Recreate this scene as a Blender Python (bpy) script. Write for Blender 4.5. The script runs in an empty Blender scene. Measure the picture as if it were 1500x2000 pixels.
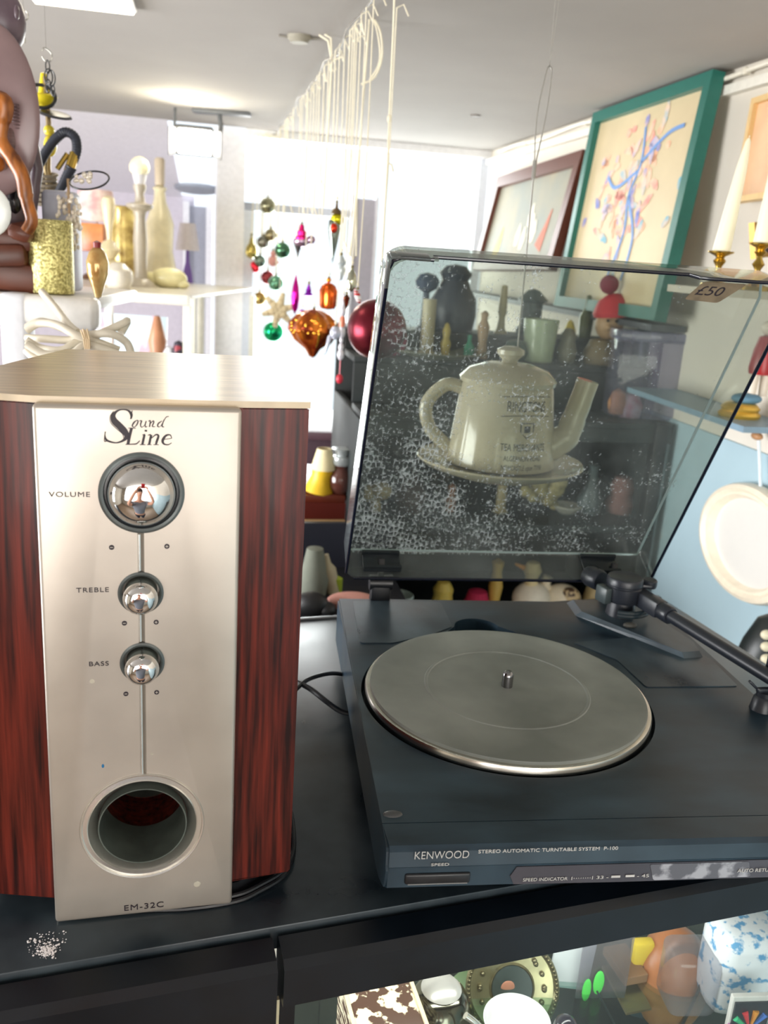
import bpy, bmesh, math, random
from mathutils import Vector, Matrix
random.seed(7)
PI = math.pi
sc = bpy.context.scene
COL = sc.collection
# ------------------------------------------------------------------ camera
CZ = 1.95                      # eye height of the lens
F = 1721.04                     # focal length for the 1500 x 2000 frame
RM = Matrix(((0.99768131, 0.06805889, 0.0), (0.01888453, -0.27682997, 0.96073334), (0.06538645, -0.95850569, -0.27747334)))   # rows: world axes seen from the camera
CAM = Vector((0, 0, CZ))
cd = bpy.data.cameras.new('camera'); cam = bpy.data.objects.new('camera', cd); COL.objects.link(cam)
cx_, cy_, cz_ = [Vector((RM[0][i], RM[1][i], RM[2][i])) for i in range(3)]
m = Matrix.Identity(4)
for r in range(3):
    m[r][0] = cx_[r]; m[r][1] = -cy_[r]; m[r][2] = -cz_[r]; m[r][3] = CAM[r]
cam.matrix_world = m
cd.sensor_fit = 'VERTICAL'; cd.sensor_height = 36; cd.sensor_width = 27; cd.lens = F / 2000 * 36
cd.clip_start = 0.01; cd.clip_end = 100
cd.dof.use_dof = True; cd.dof.focus_distance = 0.76; cd.dof.aperture_fstop = 9
sc.camera = cam
# ------------------------------------------------------------------ exposure and world
sc.view_settings.view_transform = 'Standard'; sc.view_settings.look = 'None'
sc.view_settings.gamma = 1; sc.view_settings.use_curve_mapping = False
sc.view_settings.exposure = 0.2
sc.cycles.transparent_max_bounces = 24
w = bpy.data.worlds.new('world'); sc.world = w; w.use_nodes = True
w.node_tree.nodes['Background'].inputs[0].default_value = (0.86, 0.93, 1.0, 1)
w.node_tree.nodes['Background'].inputs[1].default_value = 1.3
YAW = 0.205
def room(r, b, z):             # room coordinates: r to the right, b away from the lens, z relative to the lens
    return Vector((r * math.cos(YAW) - b * math.sin(YAW), r * math.sin(YAW) + b * math.cos(YAW), CZ + z))
def area(name, loc, look, sx, sy, power, col):
    l = bpy.data.lights.new(name, 'AREA'); l.shape = 'RECTANGLE'; l.size = sx; l.size_y = sy; l.energy = power; l.color = col
    o = bpy.data.objects.new(name, l); COL.objects.link(o); o.location = loc
    o.rotation_euler = (Vector(look) - Vector(loc)).to_track_quat('-Z', 'Y').to_euler(); return o
area('daylight_far_window', room(0.62, 4.5, -0.6), room(0.62, 0, -0.6), 1.2, 2.2, 85, (1, 0.99, 0.97))
area('shop_front_fill', room(-0.3, -2.6, -0.35), room(-0.3, 0, -0.6), 2.8, 1.7, 98, (1, 0.95, 0.88))  # area lamp added in the unseen rear opening as front fill
area('recess_fill', room(-2.9, 4.8, -0.5), room(-1.0, 5.2, -0.4), 1.6, 1.3, 22, (0.97, 0.97, 1))  # lamp added to lighten the recess; no window is built there
area('side_fill', room(-2.3, 1.5, -0.5), room(1.0, 1.7, -0.6), 1.8, 1.2, 125, (0.97, 0.98, 1))  # lamp added at the left to brighten the right wall
# ------------------------------------------------------------------ pixel helpers (frame 1500 x 2000)
def ray(px, py): return RM @ Vector((px - 750, py - 1000, F))
def onz(px, py, z):            # point of the view ray at height z (relative to the lens)
    v = ray(px, py); v = v * (z / v.z); return Vector((v.x, v.y, CZ + v.z))
def at(px, py, Y):
    v = ray(px, py); v = v * (Y / v.y); return Vector((v.x, v.y, CZ + v.z))
def onpl(px, py, P, n):
    v = ray(px, py); t = (P - CAM).dot(n) / v.dot(n); return CAM + v * t
def mpp(P): return (P - CAM).dot(cz_) / F       # metres per pixel at a point
def wallr(px, py, r=1.137):
    return onpl(px, py, room(r, 0, 0), Vector((math.cos(YAW), math.sin(YAW), 0)))
# ------------------------------------------------------------------ materials
def lin(c):
    return tuple(((x / 255) / 12.92 if x / 255 <= 0.04045 else ((x / 255 + 0.055) / 1.055) ** 2.4) for x in c) + (1,)
MC = {}
def M(col, rough=0.5, metal=0.0, n=0, var=0.0, bump=0.0, spec=None, trans=0, emit=0, stretch=(1, 1, 1), coat=0, col2=None, lo=0.35, hi=0.65, rvar=0, alpha=1, detail=4, sss=0):
    key = (tuple(col), rough, metal, n, var, bump, spec, trans, emit, stretch, coat, col2, lo, hi, rvar, alpha, detail)
    if key in MC: return MC[key]
    mt = bpy.data.materials.new('material'); mt.use_nodes = True; nt = mt.node_tree; b = nt.nodes['Principled BSDF']
    b.inputs['Base Color'].default_value = lin(col); b.inputs['Roughness'].default_value = rough; b.inputs['Metallic'].default_value = metal
    if spec is not None: b.inputs['Specular IOR Level'].default_value = spec
    if trans: b.inputs['Transmission Weight'].default_value = trans
    if coat: b.inputs['Coat Weight'].default_value = coat; b.inputs['Coat Roughness'].default_value = 0.05
    if alpha < 1: b.inputs['Alpha'].default_value = alpha
    if emit: b.inputs['Emission Color'].default_value = lin(col); b.inputs['Emission Strength'].default_value = emit
    if not n: n = 60; var = var or 0.04
    tc = nt.nodes.new('ShaderNodeTexCoord'); mp = nt.nodes.new('ShaderNodeMapping'); mp.inputs['Scale'].default_value = stretch
    nz = nt.nodes.new('ShaderNodeTexNoise'); nz.inputs['Scale'].default_value = n; nz.inputs['Detail'].default_value = detail
    nt.links.new(tc.outputs['Object'], mp.inputs[0]); nt.links.new(mp.outputs[0], nz.inputs['Vector'])
    cr = nt.nodes.new('ShaderNodeValToRGB'); cr.color_ramp.elements[0].position = lo; cr.color_ramp.elements[1].position = hi
    c = lin(col)
    cr.color_ramp.elements[0].color = tuple(x * (1 - var) for x in c[:3]) + (1,)
    cr.color_ramp.elements[1].color = lin(col2) if col2 else tuple(min(1, x * (1 + var)) for x in c[:3]) + (1,)
    nt.links.new(nz.outputs[0], cr.inputs[0]); nt.links.new(cr.outputs[0], b.inputs['Base Color'])
    if bump:
        bp = nt.nodes.new('ShaderNodeBump'); bp.inputs['Strength'].default_value = bump; bp.inputs['Distance'].default_value = 0.002
        nt.links.new(nz.outputs[0], bp.inputs['Height']); nt.links.new(bp.outputs[0], b.inputs['Normal'])
    if rvar:
        mr = nt.nodes.new('ShaderNodeMapRange'); mr.inputs[3].default_value = rough - rvar; mr.inputs[4].default_value = rough + rvar
        nt.links.new(nz.outputs[0], mr.inputs[0]); nt.links.new(mr.outputs[0], b.inputs['Roughness'])
    MC[key] = mt; return mt
def tinted(tint, haze=(200, 205, 200), amount=0.0, speck=0.0, ior=1.49, thick=1.0):
    """clear plastic or glass: coloured transparency, fresnel reflection, fine dust"""
    mt = bpy.data.materials.new('clear'); mt.use_nodes = True; nt = mt.node_tree; nt.nodes.clear()
    N = nt.nodes.new; L = nt.links.new
    out = N('ShaderNodeOutputMaterial'); tr = N('ShaderNodeBsdfTransparent'); tr.inputs[0].default_value = lin(tint)
    gl = N('ShaderNodeBsdfGlossy'); gl.inputs['Roughness'].default_value = 0.02
    lw = N('ShaderNodeLayerWeight'); lw.inputs[0].default_value = 0.5; pw_ = N('ShaderNodeMath'); pw_.operation = 'POWER'; pw_.inputs[1].default_value = 5; L(lw.outputs['Facing'], pw_.inputs[0])
    fr = N('ShaderNodeMapRange'); fr.inputs[3].default_value = ((ior - 1) / (ior + 1)) ** 2; fr.inputs[4].default_value = 1.0; L(pw_.outputs[0], fr.inputs[0])
    mx = N('ShaderNodeMixShader'); L(fr.outputs[0], mx.inputs[0]); L(tr.outputs[0], mx.inputs[1]); L(gl.outputs[0], mx.inputs[2])
    last = mx
    if amount or speck:
        df = N('ShaderNodeBsdfDiffuse'); df.inputs[0].default_value = lin(haze)
        tc = N('ShaderNodeTexCoord')
        n1 = N('ShaderNodeTexNoise'); n1.inputs['Scale'].default_value = 9; n1.inputs['Detail'].default_value = 3; L(tc.outputs['Object'], n1.inputs['Vector'])
        r1 = N('ShaderNodeMapRange'); r1.inputs[1].default_value = 0.35; r1.inputs[2].default_value = 0.75; r1.inputs[3].default_value = amount * 0.3; r1.inputs[4].default_value = amount
        L(n1.outputs[0], r1.inputs[0]); fac = r1.outputs[0]
        if speck:
            sx = N('ShaderNodeSeparateXYZ'); L(tc.outputs['Object'], sx.inputs[0])
            # a print of honeycomb-like dust marks left by bubble wrap
            mp = N('ShaderNodeMapping'); mp.inputs['Scale'].default_value = (1.5, 0.9, 0.0); mp.inputs['Rotation'].default_value = (0, 0, 0.12); L(tc.outputs['Object'], mp.inputs[0])
            vo = N('ShaderNodeTexVoronoi'); vo.feature = 'DISTANCE_TO_EDGE'; vo.inputs['Scale'].default_value = 120; vo.inputs['Randomness'].default_value = 0.55; L(mp.outputs[0], vo.inputs['Vector'])
            lt = N('ShaderNodeMath'); lt.operation = 'LESS_THAN'; lt.inputs[1].default_value = 0.10; L(vo.outputs[0], lt.inputs[0])
            n2 = N('ShaderNodeTexNoise'); n2.inputs['Scale'].default_value = 230; n2.inputs['Detail'].default_value = 1; L(tc.outputs['Object'], n2.inputs['Vector'])
            n3 = N('ShaderNodeTexNoise'); n3.inputs['Scale'].default_value = 17; n3.inputs['Detail'].default_value = 2; L(tc.outputs['Object'], n3.inputs['Vector'])
            # region: strongest at the lower left, fading to the upper right
            gx = N('ShaderNodeMapRange'); gx.inputs[1].default_value = 0.0; gx.inputs[2].default_value = 0.34; gx.inputs[3].default_value = 0.62; gx.inputs[4].default_value = 0.34; L(sx.outputs[0], gx.inputs[0])
            gy = N('ShaderNodeMapRange'); gy.inputs[1].default_value = 0.02; gy.inputs[2].default_value = 0.34; gy.inputs[3].default_value = 0.04; gy.inputs[4].default_value = -0.20; L(sx.outputs[1], gy.inputs[0])
            ad = N('ShaderNodeMath'); ad.operation = 'ADD'; L(gx.outputs[0], ad.inputs[0]); L(gy.outputs[0], ad.inputs[1])
            s1 = N('ShaderNodeMath'); s1.operation = 'ADD'; L(ad.outputs[0], s1.inputs[0]); L(n3.outputs[0], s1.inputs[1])
            s2 = N('ShaderNodeMath'); s2.operation = 'ADD'; L(s1.outputs[0], s2.inputs[0]); L(n2.outputs[0], s2.inputs[1])
            g = N('ShaderNodeMapRange'); g.inputs[1].default_value = 1.40; g.inputs[2].default_value = 1.72; L(s2.outputs[0], g.inputs[0])
            mu = N('ShaderNodeMath'); mu.operation = 'MULTIPLY'; L(lt.outputs[0], mu.inputs[0]); L(g.outputs[0], mu.inputs[1])
            m2 = N('ShaderNodeMath'); m2.operation = 'MULTIPLY'; m2.inputs[1].default_value = speck
            zc_ = N('ShaderNodeMath'); zc_.operation = 'LESS_THAN'; zc_.inputs[1].default_value = 0.004; L(sx.outputs[2], zc_.inputs[0])
            mz_ = N('ShaderNodeMath'); mz_.operation = 'MULTIPLY'; L(mu.outputs[0], mz_.inputs[0]); L(zc_.outputs[0], mz_.inputs[1]); L(mz_.outputs[0], m2.inputs[0])
            # long thin scratches
            mp2 = N('ShaderNodeMapping'); mp2.inputs['Scale'].default_value = (7, 120, 1); mp2.inputs['Rotation'].default_value = (0, 0, 0.5); L(tc.outputs['Object'], mp2.inputs[0])
            n4 = N('ShaderNodeTexNoise'); n4.inputs['Scale'].default_value = 3; n4.inputs['Detail'].default_value = 2; L(mp2.outputs[0], n4.inputs['Vector'])
            g4 = N('ShaderNodeMapRange'); g4.inputs[1].default_value = 0.73; g4.inputs[2].default_value = 0.77; g4.inputs[4].default_value = 0.3; L(n4.outputs[0], g4.inputs[0])
            m3 = N('ShaderNodeMath'); m3.operation = 'MAXIMUM'; L(m2.outputs[0], m3.inputs[0]); L(g4.outputs[0], m3.inputs[1])
            m4 = N('ShaderNodeMath'); m4.operation = 'MAXIMUM'; L(m3.outputs[0], m4.inputs[0]); L(fac, m4.inputs[1]); fac = m4.outputs[0]
        mh = N('ShaderNodeMixShader'); L(fac, mh.inputs[0]); L(mx.outputs[0], mh.inputs[1]); L(df.outputs[0], mh.inputs[2]); last = mh
    L(last.outputs[0], out.inputs[0]); return mt
# ------------------------------------------------------------------ mesh builder
class MB:
    def __init__(s): s.b = bmesh.new()
    def box(s, c, d, rot=None, bev=0, seg=2):
        r = bmesh.ops.create_cube(s.b, size=1); vs = r['verts']
        bmesh.ops.scale(s.b, vec=Vector(d), verts=vs)
        if bev:
            es = list({e for v in vs for e in v.link_edges})
            rr = bmesh.ops.bevel(s.b, geom=es, offset=bev, segments=seg, affect='EDGES', profile=0.5); vs = list({v for f in rr['faces'] for v in f.verts} | {v for v in vs if v.is_valid})
            # gather the whole island
            st = list(vs); seen = set(vs)
            while st:
                v = st.pop()
                for e in v.link_edges:
                    o = e.other_vert(v)
                    if o not in seen: seen.add(o); st.append(o)
            vs = list(seen)
        mt = Matrix.Translation(Vector(c)) @ (rot.to_4x4() if rot else Matrix.Identity(4))
        bmesh.ops.transform(s.b, matrix=mt, verts=vs); return s
    def ball(s, c, r, sc=(1, 1, 1), seg=24, rot=None):
        q = bmesh.ops.create_uvsphere(s.b, u_segments=seg, v_segments=max(6, seg // 2), radius=r)
        mt = Matrix.Translation(Vector(c)) @ (rot.to_4x4() if rot else Matrix.Identity(4)) @ Matrix.Diagonal((*sc, 1))
        bmesh.ops.transform(s.b, matrix=mt, verts=q['verts']); return s
    def lathe(s, prof, c=(0, 0, 0), seg=32, rot=None, wob=None):
        rings = []
        mt = Matrix.Translation(Vector(c)) @ (rot.to_4x4() if rot else Matrix.Identity(4))
        for i, (r, z) in enumerate(prof):
            if r < 1e-6: rings.append([s.b.verts.new(mt @ Vector((0, 0, z)))])
            else:
                rings.append([s.b.verts.new(mt @ Vector((r * (wob(a, z) if wob else 1) * math.cos(a), r * (wob(a, z) if wob else 1) * math.sin(a), z))) for a in [2 * PI * k / seg for k in range(seg)]])
        for A, B in zip(rings, rings[1:]):
            if len(A) == 1 and len(B) == 1: continue
            for k in range(seg):
                k2 = (k + 1) % seg
                try:
                    if len(A) == 1: s.b.faces.new((A[0], B[k2], B[k]))
                    elif len(B) == 1: s.b.faces.new((A[k], A[k2], B[0]))
                    else: s.b.faces.new((A[k], A[k2], B[k2], B[k]))
                except ValueError: pass
        shut = abs(prof[0][0] - prof[-1][0]) + abs(prof[0][1] - prof[-1][1]) < 1e-6
        for A, rev in ((rings[0], True), (rings[-1], False)):
            if len(A) > 1 and not shut:
                try: s.b.faces.new(list(reversed(A)) if rev else A)
                except ValueError: pass
        return s
    def tube(s, pts, r, seg=8, closed=False):
        pts = [Vector(p) for p in pts]; n = len(pts); rr = r if isinstance(r, (list, tuple)) else [r] * n
        rings = []; up = None
        for i, p in enumerate(pts):
            if closed: t = pts[(i + 1) % n] - pts[i - 1]
            else: t = pts[min(i + 1, n - 1)] - pts[max(i - 1, 0)]
            t.normalize()
            if up is None:
                up = Vector((0, 0, 1)) if abs(t.z) < 0.9 else Vector((1, 0, 0))
            a = t.cross(up); 
            if a.length < 1e-5: a = t.orthogonal()
            a.normalize(); bb = a.cross(t).normalized(); up = bb
            rings.append([s.b.verts.new(p + (a * math.cos(q) + bb * math.sin(q)) * rr[i]) for q in [2 * PI * k / seg for k in range(seg)]])
        prs = list(zip(rings, rings[1:])) + ([(rings[-1], rings[0])] if closed else [])
        for A, B in prs:
            for k in range(seg):
                k2 = (k + 1) % seg; s.b.faces.new((A[k], A[k2], B[k2], B[k]))
        if not closed:
            s.b.faces.new(list(reversed(rings[0]))); s.b.faces.new(rings[-1])
        return s
    def prism(s, poly, a, b, frame=None):
        """poly of 2-D points pushed from a to b along the frame's third axis"""
        fr = frame or Matrix.Identity(4)
        A = [s.b.verts.new(fr @ Vector((x, y, a))) for x, y in poly]; B = [s.b.verts.new(fr @ Vector((x, y, b))) for x, y in poly]
        n = len(poly); s.b.faces.new(list(reversed(A))); s.b.faces.new(B)
        for k in range(n): s.b.faces.new((A[k], A[(k + 1) % n], B[(k + 1) % n], B[k]))
        return s
    def quad(s, *p):
        s.b.faces.new([s.b.verts.new(Vector(q)) for q in p]); return s
    def stroke(s, pts, fr, h=0.0004):
        """pen stroke of varying width: pts = (x, y, width) in the frame's plane"""
        L = []; R_ = []
        for i, (x, y, wd) in enumerate(pts):
            a = Vector(pts[max(i - 1, 0)][:2]); b_ = Vector(pts[min(i + 1, len(pts) - 1)][:2]); t = (b_ - a)
            t = t.normalized() if t.length > 0 else Vector((1, 0)); nn = Vector((-t.y, t.x)) * wd / 2
            L.append((x + nn.x, y + nn.y)); R_.append((x - nn.x, y - nn.y))
        for i in range(len(pts) - 1):
            try: s.prism([L[i], R_[i], R_[i + 1], L[i + 1]], 0, h, fr)
            except ValueError: pass
        return s
    def build(s, name, mat, parent=None, smooth=True, loc=None, mods=None):
        bmesh.ops.recalc_face_normals(s.b, faces=s.b.faces)
        me = bpy.data.meshes.new(name); s.b.to_mesh(me); s.b.free()
        me.materials.append(mat)
        if smooth:
            me.polygons.foreach_set('use_smooth', [True] * len(me.polygons))
            me.set_sharp_from_angle(angle=math.radians(38))
        o = bpy.data.objects.new(name, me); COL.objects.link(o)
        if parent: o.parent = parent
        if loc is not None: o.location = loc
        return o
def rotz(a): return Matrix.Rotation(a, 3, 'Z')
def rx(a): return Matrix.Rotation(a, 3, 'X')
def ry(a): return Matrix.Rotation(a, 3, 'Y')
def arc(c, r, a0, a1, n, ax=(1, 0, 0), ay=(0, 1, 0), e=1.0):
    c = Vector(c); ax = Vector(ax); ay = Vector(ay)
    return [c + ax * r * math.cos(a0 + (a1 - a0) * i / (n - 1)) + ay * r * e * math.sin(a0 + (a1 - a0) * i / (n - 1)) for i in range(n)]
def tag(o, label, cat, group=None, kind=None):
    o['label'] = label; o['category'] = cat
    if group: o['group'] = group
    if kind: o['kind'] = kind
    return o
def thing(name, label, cat, loc=(0, 0, 0), rz=0, group=None, mat=None):
    o = bpy.data.objects.new(name, None); COL.objects.link(o); o.empty_display_size = 0.02
    o.location = loc; o.rotation_euler = (0, 0, rz)
    if mat is not None: o.matrix_world = mat
    return tag(o, label, cat, group)
def struct(name, mb, mat, parent=None, smooth=False):
    o = mb.build(name, mat, parent, smooth)
    if not parent: o['kind'] = 'structure'
    return o
def bez(pts, n=8):
    """smooth curve through points"""
    P = [Vector(p) for p in pts]; out = []
    for i in range(len(P) - 1):
        p0 = P[max(i - 1, 0)]; p1 = P[i]; p2 = P[i + 1]; p3 = P[min(i + 2, len(P) - 1)]
        for k in range(n):
            t = k / n
            out.append(0.5 * ((2 * p1) + (p2 - p0) * t + (2 * p0 - 5 * p1 + 4 * p2 - p3) * t * t + (3 * p1 - p0 - 3 * p2 + p3) * t ** 3))
    out.append(P[-1]); return out
def textmesh(body, size, name, mat, parent, fr, align='CENTER', extr=0.0002, sx=1.0, shear=0, spacing=1.0, warp=None, bold=0):
    cu = bpy.data.curves.new('lettering', 'FONT'); cu.body = body; cu.size = size; cu.align_x = align; cu.align_y = 'CENTER'
    cu.extrude = extr; cu.shear = shear; cu.space_character = spacing; cu.offset = bold
    t = bpy.data.objects.new('lettering', cu); COL.objects.link(t)
    dg = bpy.context.evaluated_depsgraph_get(); dg.update()
    me = bpy.data.meshes.new_from_object(t.evaluated_get(dg)); bpy.data.objects.remove(t)
    for v in me.vertices:
        c = Vector((v.co.x * sx, v.co.y, v.co.z)); v.co = warp(c) if warp else fr @ c
    me.materials.clear(); me.materials.append(mat)
    o = bpy.data.objects.new(name, me); COL.objects.link(o)
    if parent: o.parent = parent
    return o
def boolean(o, cutters):
    for c in cutters:
        md = o.modifiers.new('cut', 'BOOLEAN'); md.operation = 'DIFFERENCE'; md.object = c; md.solver = 'EXACT'
    bpy.context.view_layer.update(); dg = bpy.context.evaluated_depsgraph_get()
    me = bpy.data.meshes.new_from_object(o.evaluated_get(dg)); o.modifiers.clear(); o.data = me
    me.set_sharp_from_angle(angle=math.radians(30))
    for c in cutters: bpy.data.objects.remove(c)
FRONT = Matrix(((1, 0, 0, 0), (0, 0, -1, 0), (0, 1, 0, 0), (0, 0, 0, 1)))      # x right, y up, third axis towards -Y
def front(x, y, z): return Matrix.Translation(Vector((x, y, z))) @ FRONT
def facing(P, yaw=0): return Matrix.Translation(P) @ Matrix.Rotation(yaw, 4, 'Z')
# common materials
CHROME = M((225, 225, 225), 0.04, 1.0, var=0.01)
BLACKP = M((26, 28, 32), 0.35, n=90, var=0.2, rvar=0.08)
BRASS = M((190, 160, 80), 0.25, 1.0, n=30, var=0.1)
WHITEP = M((232, 232, 232), 0.4)
CREAM = M((225, 210, 170), 0.3, n=12, var=0.08)
GLASS = tinted((245, 248, 248), ior=1.3)
# =================================================================== ROOM
CEIL = 0.45; FL = -CZ
WALLM = M((222, 215, 202), 0.85, n=6, var=0.03, spec=0.2)
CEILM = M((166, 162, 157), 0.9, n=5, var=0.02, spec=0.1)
m_ = MB(); m_.quad(room(-3, -2.7, FL), room(1.3, -2.7, FL), room(1.4, 5.6, FL), room(-3, 5.6, FL))
struct('floor', m_, M((120, 100, 82), 0.5, n=3, var=0.2, stretch=(1, 8, 1)))
m_ = MB(); m_.prism([tuple(room(*q, 0)[:2]) for q in ((-3, -2.7), (1.137, -2.7), (1.137, 3.78), (-3, 3.78))], CZ + CEIL, CZ + CEIL + 0.08)
struct('ceiling', m_, CEILM)
m_ = MB(); m_.b.faces.new([m_.b.verts.new(room(*q)) for q in ((-3, 3.74, CEIL + 0.002), (-0.17, 3.74, CEIL + 0.002), (-0.17, 5.6, 0.26), (-3, 5.6, 0.26))])
struct('trim_1', m_, M((226, 224, 230), 0.7))
# right wall: pale above, blue-grey below
m_ = MB(); m_.prism([tuple(room(*q, 0)[:2]) for q in ((1.137, -2.7), (1.2, -2.7), (1.2, 3.78), (1.137, 3.78))], CZ - 0.34, CZ + CEIL)
struct('wall_right', m_, WALLM)
m_ = MB(); m_.prism([tuple(room(*q, 0)[:2]) for q in ((1.131, -2.7), (1.2, -2.7), (1.2, 3.78), (1.131, 3.78))], 0, CZ - 0.34)
struct('wall_right_lower', m_, M((172, 198, 208), 0.6, n=4, var=0.05))
m_ = MB(); m_.prism([tuple(room(*q, 0)[:2]) for q in ((-3.1, -2.7), (-3, -2.7), (-3, 5.6), (-3.1, 5.6))], 0, CZ + CEIL)
ob = struct('wall_left', m_, WALLM)
m_ = MB(); m_.prism([tuple(room(*q, 0)[:2]) for q in ((-3, 5.6), (-3, 5.7), (-0.1, 5.7), (-0.1, 5.6))], 0, CZ + 0.27)
struct('wall_far', m_, M((214, 208, 218), 0.7))
# divider between the back-left recess and the shop window
m_ = MB(); m_.prism([tuple(room(*q, 0)[:2]) for q in ((0.02, 3.80), (0.13, 3.80), (0.13, 5.6), (0.02, 5.6))], 0, CZ + 0.45)
struct('wall_divider', m_, M((235, 234, 236), 0.6))
# glazed back wall
def rbox(mb, r0, r1, b0, b1, z0, z1):
    mb.prism([tuple(room(*q, 0)[:2]) for q in ((r0, b0), (r1, b0), (r1, b1), (r0, b1))], CZ + z0, CZ + z1)
m_ = MB(); rbox(m_, 0.13, 1.2, 3.78, 3.88, 0.42, 0.45); rbox(m_, 0.13, 1.2, 3.78, 3.88, FL, FL + 0.25)
struct('wall_back', m_, WHITEP)
m_ = MB()
rbox(m_, 0.13, 0.57, 3.80, 3.85, 0.145, 0.175); rbox(m_, 0.13, 0.17, 3.80, 3.85, FL + 0.25, 0.175); rbox(m_, 1.10, 1.137, 3.80, 3.85, FL + 0.25, 0.42)
wf = struct('window_1', m_, M((205, 210, 220), 0.5))
m_ = MB(); rbox(m_, 0.17, 0.57, 3.82, 3.825, FL + 0.25, 0.145); m_.build('pane', GLASS, wf, False)
m_ = MB(); rbox(m_, 0.665, 1.10, 3.82, 3.825, FL + 0.25, 0.42); m_.build('pane', GLASS, wf, False)
# grey door leaf standing between the panes
m_ = MB(); rbox(m_, 0.575, 0.655, 3.74, 3.78, FL, 0.22)
dr = struct('door_1', m_, M((176, 172, 182), 0.6))
m_ = MB(); rbox(m_, 0.563, 0.575, 3.73, 3.80, FL, 0.23); rbox(m_, 0.655, 0.667, 3.73, 3.80, FL, 0.23); m_.build('door_frame', M((222, 222, 228), 0.5), dr, False)
# grey door and frame in the back-left recess
m_ = MB(); rbox(m_, -0.13, -0.03, 5.5, 5.59, FL, 0.21)
dr = struct('door_2', m_, M((168, 170, 182), 0.6))
m_ = MB()
for a in (-0.16, -0.03): rbox(m_, a, a + 0.035, 5.45, 5.59, FL, 0.23)
m_.build('door_frame', M((238, 238, 242), 0.5), dr, False)
# rear wall with the shop-front opening behind the lens
m_ = MB()
rbox(m_, -3, -1.9, -2.8, -2.7, FL, CEIL); rbox(m_, -1.9, 1.3, -2.8, -2.7, FL, -1.3); rbox(m_, 1.15, 1.3, -2.8, -2.7, -1.3, CEIL)
struct('wall_rear', m_, M((190, 180, 165), 0.7, n=3, var=0.3))
# cornice and the white cable clipped along it
m_ = MB(); rbox(m_, 1.117, 1.139, -1, 3.78, 0.395, 0.415)
struct('trim_2', m_, M((232, 228, 216), 0.6))
cab = [room(1.12 + 0.003 * math.sin(k * 1.7), b, 0.432 + 0.004 * math.sin(k * 2.3)) for k, b in enumerate([x * 0.2 for x in range(0, 19)])]
m_ = MB(); m_.tube(bez(cab, 3), 0.0055, 8)
cb = m_.build('ceiling_cable', M((236, 230, 214), 0.5)); tag(cb, 'white cable clipped along the corner of ceiling and right wall', 'cable')
for b in (1.9, 2.25, 2.75, 3.3, 3.6):
    m_ = MB(); m_.box(room(1.12, b, 0.432), (0.016, 0.012, 0.016), rotz(YAW), 0.003); m_.build('cable_clip', M((228, 222, 205), 0.5), cb)
# ceiling fittings
t = thing('ceiling_panel_light', 'glowing white rounded rectangular light panel on the ceiling above the carved figure', 'ceiling light', onz(150, -28, CEIL), YAW)
m_ = MB(); m_.box((0, 0, -0.006), (0.20, 0.24, 0.010), None, 0.004); m_.build('frame', WHITEP, t)
m_ = MB(); m_.box((0, 0, -0.012), (0.19, 0.23, 0.006), None, 0.003); m_.build('diffuser', M((255, 244, 220), 0.4, emit=6), t)
t = thing('smoke_detector', 'small beige round fitting with wire ends on the ceiling, left of the ornament wire', 'ceiling fitting', onz(585, 70, CEIL), 0)
m_ = MB(); m_.lathe([(0.0, 0), (0.026, 0), (0.026, -0.006), (0.018, -0.014), (0, -0.014)]); m_.build('cover', M((150, 145, 130), 0.6), t)
for s in (-1, 1): m_ = MB(); m_.tube([(0.045 * s, 0, -0.002), (0.02 * s, 0, -0.005)], 0.0025); m_.build('wire_end', M((130, 125, 115), 0.5), t)
m_ = MB(); m_.lathe([(0, 0), (0.016, 0), (0.016, -0.004), (0, -0.004)]); o = m_.build('blanking_disc', M((120, 112, 104), 0.6), loc=onz(928, 225, CEIL)); tag(o, 'tiny grey disc on the ceiling right of the hanging wires', 'ceiling fitting')
# oval fitting on the sloping far ceiling
slope_n = (room(-3, 5.6, 0.26) - room(-3, 3.74, 0.452)).cross(room(0, 5, 0) - room(-1, 5, 0)).normalized()
P = onpl(385, 365, room(-1, 3.74, 0.452), slope_n)
q = slope_n if slope_n.z < 0 else -slope_n
m_ = MB(); m_.lathe([(0, 0), (0.12, 0), (0.12, 0.015), (0.10, 0.025), (0, 0.025)], rot=q.to_track_quat('Z', 'Y').to_matrix()); o = m_.build('ceiling_rose', M((150, 155, 165), 0.5), loc=P); tag(o, 'pale grey oval fitting on the lowered far ceiling below the spotlight', 'ceiling fitting')
# spotlight
P = at(380, 275, 3.3)
t = thing('floodlight', 'lit square floodlight with dark barn doors hanging under the ceiling', 'spotlight', P, 0)
q = (CAM + Vector((0.1, 0, -0.4)) - P).to_track_quat('Z', 'Y').to_matrix()
m_ = MB(); m_.box((0, 0, 0), (0.13, 0.095, 0.06), q, 0.008); m_.build('housing', M((90, 92, 96), 0.5), t)
m_ = MB(); m_.box(q @ Vector((0, 0, 0.032)), (0.11, 0.078, 0.006), q, 0.002); m_.build('lamp_lens', M((255, 250, 235), 0.3, emit=60), t)
for s in (-1, 1): m_ = MB(); m_.box(q @ Vector((0.075 * s, 0, 0.05)), (0.004, 0.09, 0.055), q @ ry(0.5 * s)); m_.build('barn_door', M((60, 62, 66), 0.5), t)
m_ = MB(); m_.tube([(0.085, 0, 0), (0.09, 0.01, 0.05), (0.08, 0.02, CZ + CEIL - P.z)], 0.008); m_.tube([(-0.07, 0, 0.045), (-0.07, 0.01, CZ + CEIL - P.z)], 0.005); m_.box((0.09, 0.02, CZ + CEIL - P.z - 0.006), (0.20, 0.05, 0.012), None, 0.003); m_.build('bracket', M((85, 88, 92), 0.5), t)
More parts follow.
